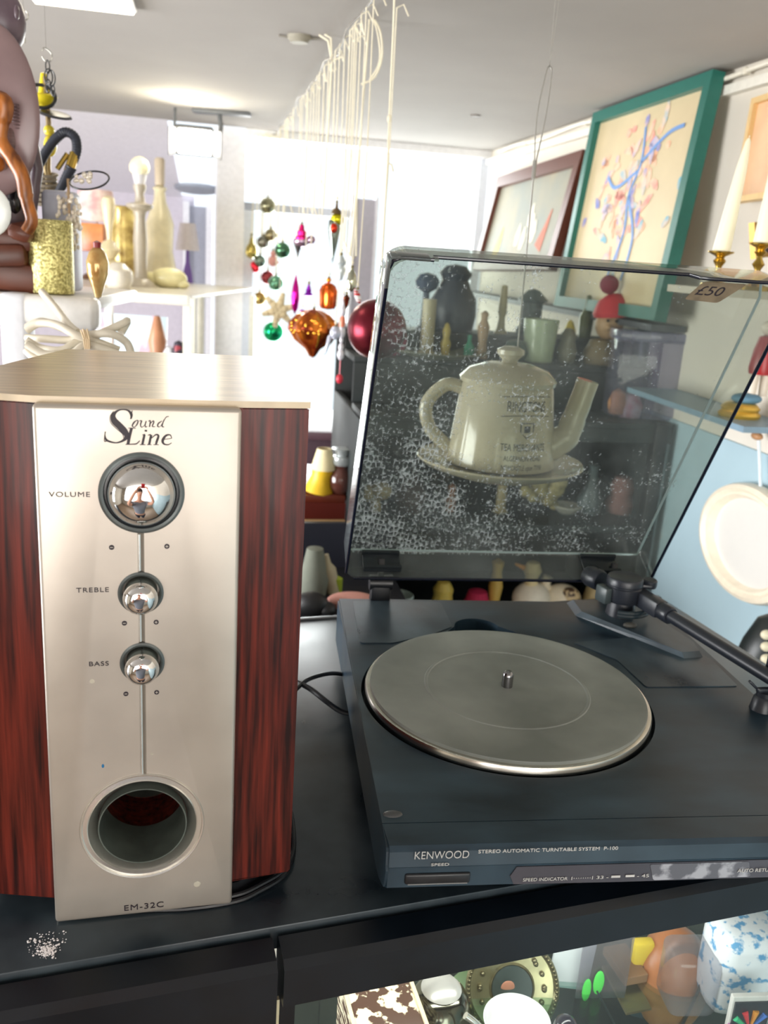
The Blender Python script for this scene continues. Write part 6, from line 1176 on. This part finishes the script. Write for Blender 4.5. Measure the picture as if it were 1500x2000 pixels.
for i, z in enumerate((0.025, 0.055, 0.085, 0.115)): m_.box((4 * k - i * 2 * k, -0.0085, h - z), (26 * k, 0.002, 0.016), ry(0.3), 0.0005)
m_.build('dark_blocks', M((44, 62, 72), 0.7), t)
P, h, k = stand(1318, 1870, 0.80); t = thing('orange_ball', 'orange brown leather ball with a dark seam inside the glass case', 'ball', P, 0)
m_ = MB(); m_.ball((0, 0, h - 0.03), 0.046, (0.95, 0.9, 1.5), 32); m_.build('leather', M((180, 112, 66), 0.35, n=8, var=0.12), t)
m_ = MB(); m_.tube([(0.046 * 0.96 * math.sin(a) * 0.35 + 0.010, -0.046 * 0.93 * math.cos(a * 0.6), h - 0.03 + 0.075 * math.sin(a) * 1.0) for a in [-1.1 + 2.2 * i / 16 for i in range(17)]], 0.0016, 6); m_.build('seam', M((50, 40, 36), 0.6), t)
P, h, k = stand(1360, 1850, 0.75); m_ = MB(); m_.box((-4 * k, 0, h / 2), (96 * k, 0.05, h), rotz(0.1), 0.01); one('clear_bag', 'clear plastic bag in front of the orange ball', 'bag', m_, tinted((222, 222, 226), haze=(220, 220, 225), amount=0.18, ior=1.5), loc=P)
P, h, k = stand(1450, 1830, 0.755); m_ = MB(); m_.box((10 * k, 0, h / 2 + 0.01), (150 * k, 0.06, h + 0.02), rotz(0.12), 0.018, 3); one('floral_bag', 'white bag printed with blue and lilac flowers at the bottom right', 'bag', m_, M((236, 238, 242), 0.45, n=75, var=0.02, col2=(96, 160, 206), lo=0.53, hi=0.60), loc=P)
P, h, k = stand(1470, 1942, 0.69); t = thing('black_fan_picture', 'black picture with white border and a colourful fan at the bottom right corner', 'picture', P, 0.12)
m_ = MB(); m_.box((0, 0, h / 2), (84 * k, 0.006, h), None, 0.001); m_.build('border', M((230, 226, 220), 0.4), t, False)
m_ = MB(); m_.box((0, -0.004, h / 2 - 0.002), (74 * k, 0.002, h - 0.008)); m_.build('black_field', M((36, 40, 50), 0.35), t, False)
for i, c in enumerate(((60, 190, 130), (226, 60, 70), (238, 160, 60), (70, 120, 210), (200, 80, 190))):
    a = PI * (0.78 - 0.16 * i) if i < 4 else PI * 0.95; m_ = MB(); c0 = Vector((2 * k, -0.0055, h - 0.040)); d = Vector((math.cos(a), 0, math.sin(a))); m_.tube([c0 + d * 0.006, c0 + d * 0.024], [0.0012, 0.0034], 8); m_.build('petal', M(c, 0.5), t)
m_ = MB(); m_.tube(arc((2 * k, -0.0055, h - 0.040), 0.005, 0, 2 * PI, 16, (1, 0, 0), (0, 0, 1))[:-1], 0.0014, 6, closed=True); m_.build('ring', M((236, 110, 60), 0.5), t)
# =================================================================== THE PERSON TAKING THE PHOTOGRAPH (seen in the chrome knobs)
pv = thing('person', 'person in a navy striped shirt holding up a phone, mirrored in the chrome knobs', 'person', (0, 0, 0))
def skin(name, verts, edges, mat, parent, sub=2, root=0):
    me = bpy.data.meshes.new(name); me.from_pydata([v[:3] for v in verts], edges, []); o = bpy.data.objects.new(name, me); COL.objects.link(o)
    md = o.modifiers.new('s', 'SKIN'); md.use_smooth_shade = True
    for i, v in enumerate(verts):
        r = v[3] if isinstance(v[3], tuple) else (v[3], v[3]); me.skin_vertices[0].data[i].radius = r; me.skin_vertices[0].data[i].use_root = (i == root)
    ss = o.modifiers.new('u', 'SUBSURF'); ss.levels = sub; ss.render_levels = sub
    bpy.context.view_layer.update(); dg = bpy.context.evaluated_depsgraph_get(); nm = bpy.data.meshes.new_from_object(o.evaluated_get(dg)); o.modifiers.clear(); o.data = nm
    nm.materials.clear(); nm.materials.append(mat); nm.polygons.foreach_set('use_smooth', [True] * len(nm.polygons)); o.parent = parent; return o
SK = M((224, 168, 140), 0.5, n=20, var=0.04)
sh_z = CZ - 0.50; by = -0.36
V = [(0, by - 0.02, 0.98, (0.15, 0.11)), (0, by - 0.02, 1.15, (0.14, 0.10)), (0, by, 1.32, (0.16, 0.11)), (0, by, sh_z - 0.02, (0.15, 0.10)), (0, by + 0.01, sh_z + 0.08, 0.055), (0, by + 0.03, sh_z + 0.15, 0.055), (0, by + 0.05, sh_z + 0.22, (0.070, 0.085)), (0, by + 0.05, sh_z + 0.30, (0.072, 0.09)), (0, by + 0.045, sh_z + 0.36, (0.045, 0.055))]
E_ = [(i, i + 1) for i in range(8)]
for s_ in (-1, 1):
    n0 = len(V); V += [(0.17 * s_, by, sh_z - 0.02, 0.055), (0.245 * s_, by + 0.14, sh_z - 0.02, 0.045), (0.26 * s_, by + 0.26, sh_z + 0.06, 0.042), (0.17 * s_, by + 0.30, sh_z + 0.22, 0.036), (0.095 * s_, by + 0.325, sh_z + 0.36, 0.028)]
    E_ += [(3, n0)] + [(n0 + i, n0 + i + 1) for i in range(4)]
    n1 = len(V); V += [(0.10 * s_, by - 0.02, 0.88, 0.10), (0.11 * s_, by, 0.50, 0.065), (0.12 * s_, by - 0.02, 0.10, 0.045), (0.12 * s_, by + 0.10, 0.04, 0.04)]
    E_ += [(0, n1), (n1, n1 + 1), (n1 + 1, n1 + 2), (n1 + 2, n1 + 3)]
bodyo = skin('body', V, E_, SK, pv)
for s_ in (-1, 1):
    w0 = Vector((0.095 * s_, by + 0.325, sh_z + 0.36)); hv = [(*w0, 0.022), (*(w0 + Vector((-0.018 * s_, 0.03, 0.04))), (0.030, 0.016)), (*(w0 + Vector((-0.030 * s_, 0.045, 0.065))), (0.032, 0.014))]; he = [(0, 1), (1, 2)]
    for fi in range(4):
        b_ = Vector(hv[2][:3]) + Vector((0.004 * s_, 0, 0.012 - 0.016 * fi)); n0 = len(hv); hv += [(*(b_ + Vector((-0.012 * s_, 0.006, 0))), 0.0085), (*(b_ + Vector((-0.030 * s_, 0.004, 0.002))), 0.008), (*(b_ + Vector((-(0.044 - 0.003 * abs(fi - 1)) * s_, -0.008, 0.002))), 0.007)]; he += [(2, n0), (n0, n0 + 1), (n0 + 1, n0 + 2)]
    n0 = len(hv); tb_ = Vector(hv[1][:3]); hv += [(*(tb_ + Vector((-0.018 * s_, -0.016, -0.004))), 0.010), (*(tb_ + Vector((-0.036 * s_, -0.022, 0.012))), 0.0085)]; he += [(1, n0), (n0, n0 + 1)]
    skin('hand', hv, he, SK, pv, 2)
# shirt and trousers
mtS = bpy.data.materials.new('striped_shirt'); mtS.use_nodes = True; nt = mtS.node_tree; b_ = nt.nodes['Principled BSDF']; wv = nt.nodes.new('ShaderNodeTexWave'); wv.bands_direction = 'Z'; wv.inputs['Scale'].default_value = 11; tc = nt.nodes.new('ShaderNodeTexCoord'); cr = nt.nodes.new('ShaderNodeValToRGB')
cr.color_ramp.interpolation = 'CONSTANT'; cr.color_ramp.elements[0].color = lin((36, 44, 70)); cr.color_ramp.elements[1].color = lin((220, 224, 228)); cr.color_ramp.elements[1].position = 0.78
nt.links.new(tc.outputs['Object'], wv.inputs['Vector']); nt.links.new(wv.outputs[1], cr.inputs[0]); nt.links.new(cr.outputs[0], b_.inputs['Base Color']); b_.inputs['Roughness'].default_value = 0.8
V = [(0, by - 0.02, 0.94, (0.17, 0.13)), (0, by - 0.02, 1.15, (0.16, 0.12)), (0, by, 1.32, (0.175, 0.125)), (0, by, sh_z - 0.01, (0.155, 0.11)), (0, by + 0.005, sh_z + 0.05, 0.068)]; E_ = [(0, 1), (1, 2), (2, 3), (3, 4)]
for s_ in (-1, 1): n0 = len(V); V += [(0.17 * s_, by, sh_z - 0.02, 0.070), (0.225 * s_, by + 0.10, sh_z - 0.02, 0.062)]; E_ += [(3, n0), (n0, n0 + 1)]
skin('striped_shirt', V, E_, mtS, pv)
V = [(0, by - 0.02, 0.97, (0.165, 0.125)), (0.105, by - 0.01, 0.85, 0.108), (0.115, by, 0.5, 0.078), (0.12, by - 0.02, 0.10, 0.062), (-0.105, by - 0.01, 0.85, 0.108), (-0.115, by, 0.5, 0.078), (-0.12, by - 0.02, 0.10, 0.062)]
skin('trousers', V, [(0, 1), (1, 2), (2, 3), (0, 4), (4, 5), (5, 6)], M((44, 50, 62), 0.8), pv)
hd_ = Vector((0, by + 0.05, sh_z + 0.27))
m_ = MB(); m_.ball(hd_ + Vector((0, -0.022, 0.052)), 0.092, (0.95, 1.05, 0.95), 28); m_.build('hair', M((60, 38, 28), 0.8, n=60, var=0.3, bump=0.5), pv)
m_ = MB(); m_.ball(hd_ + Vector((0, 0.088, -0.005)), 0.012, (0.9, 1.2, 1.5), 12); m_.build('nose', SK, pv)
for s_ in (-1, 1):
    m_ = MB(); m_.ball(hd_ + Vector((0.030 * s_, 0.078, 0.022)), 0.010, (1.3, 0.7, 0.7), 12); ey = m_.build('eye', M((235, 232, 228), 0.3), pv); m_ = MB(); m_.ball(hd_ + Vector((0.030 * s_, 0.084, 0.022)), 0.0048, seg=10); m_.build('iris', M((50, 40, 34), 0.3), ey)
    m_ = MB(); m_.ball(hd_ + Vector((0.078 * s_, 0.0, 0.0)), 0.018, (0.5, 0.8, 1.5), 14); m_.build('ear', SK, pv)
    m_ = MB(); m_.tube([hd_ + Vector((0.016 * s_, 0.086, 0.042)), hd_ + Vector((0.046 * s_, 0.074, 0.042))], 0.0035, 6); m_.build('eyebrow', M((56, 36, 26), 0.8), pv)
m_ = MB(); m_.ball(hd_ + Vector((0, 0.080, -0.045)), 0.012, (1.8, 0.6, 0.5), 14); m_.build('mouth', M((176, 96, 90), 0.5), pv)
ph = thing('red_phone', 'phone in a red case held up by the person in the striped shirt', 'phone', (0.012, -0.016, CZ - 0.05), 0)
m_ = MB(); m_.box((0, 0, 0), (0.076, 0.010, 0.150), rx(-0.28), 0.004, 3); m_.build('case', M((190, 26, 36), 0.4), ph)
m_ = MB(); m_.box((0, -0.0055, 0), (0.068, 0.002, 0.142), rx(-0.28), 0.0008); m_.build('screen', M((16, 18, 22), 0.1), ph)
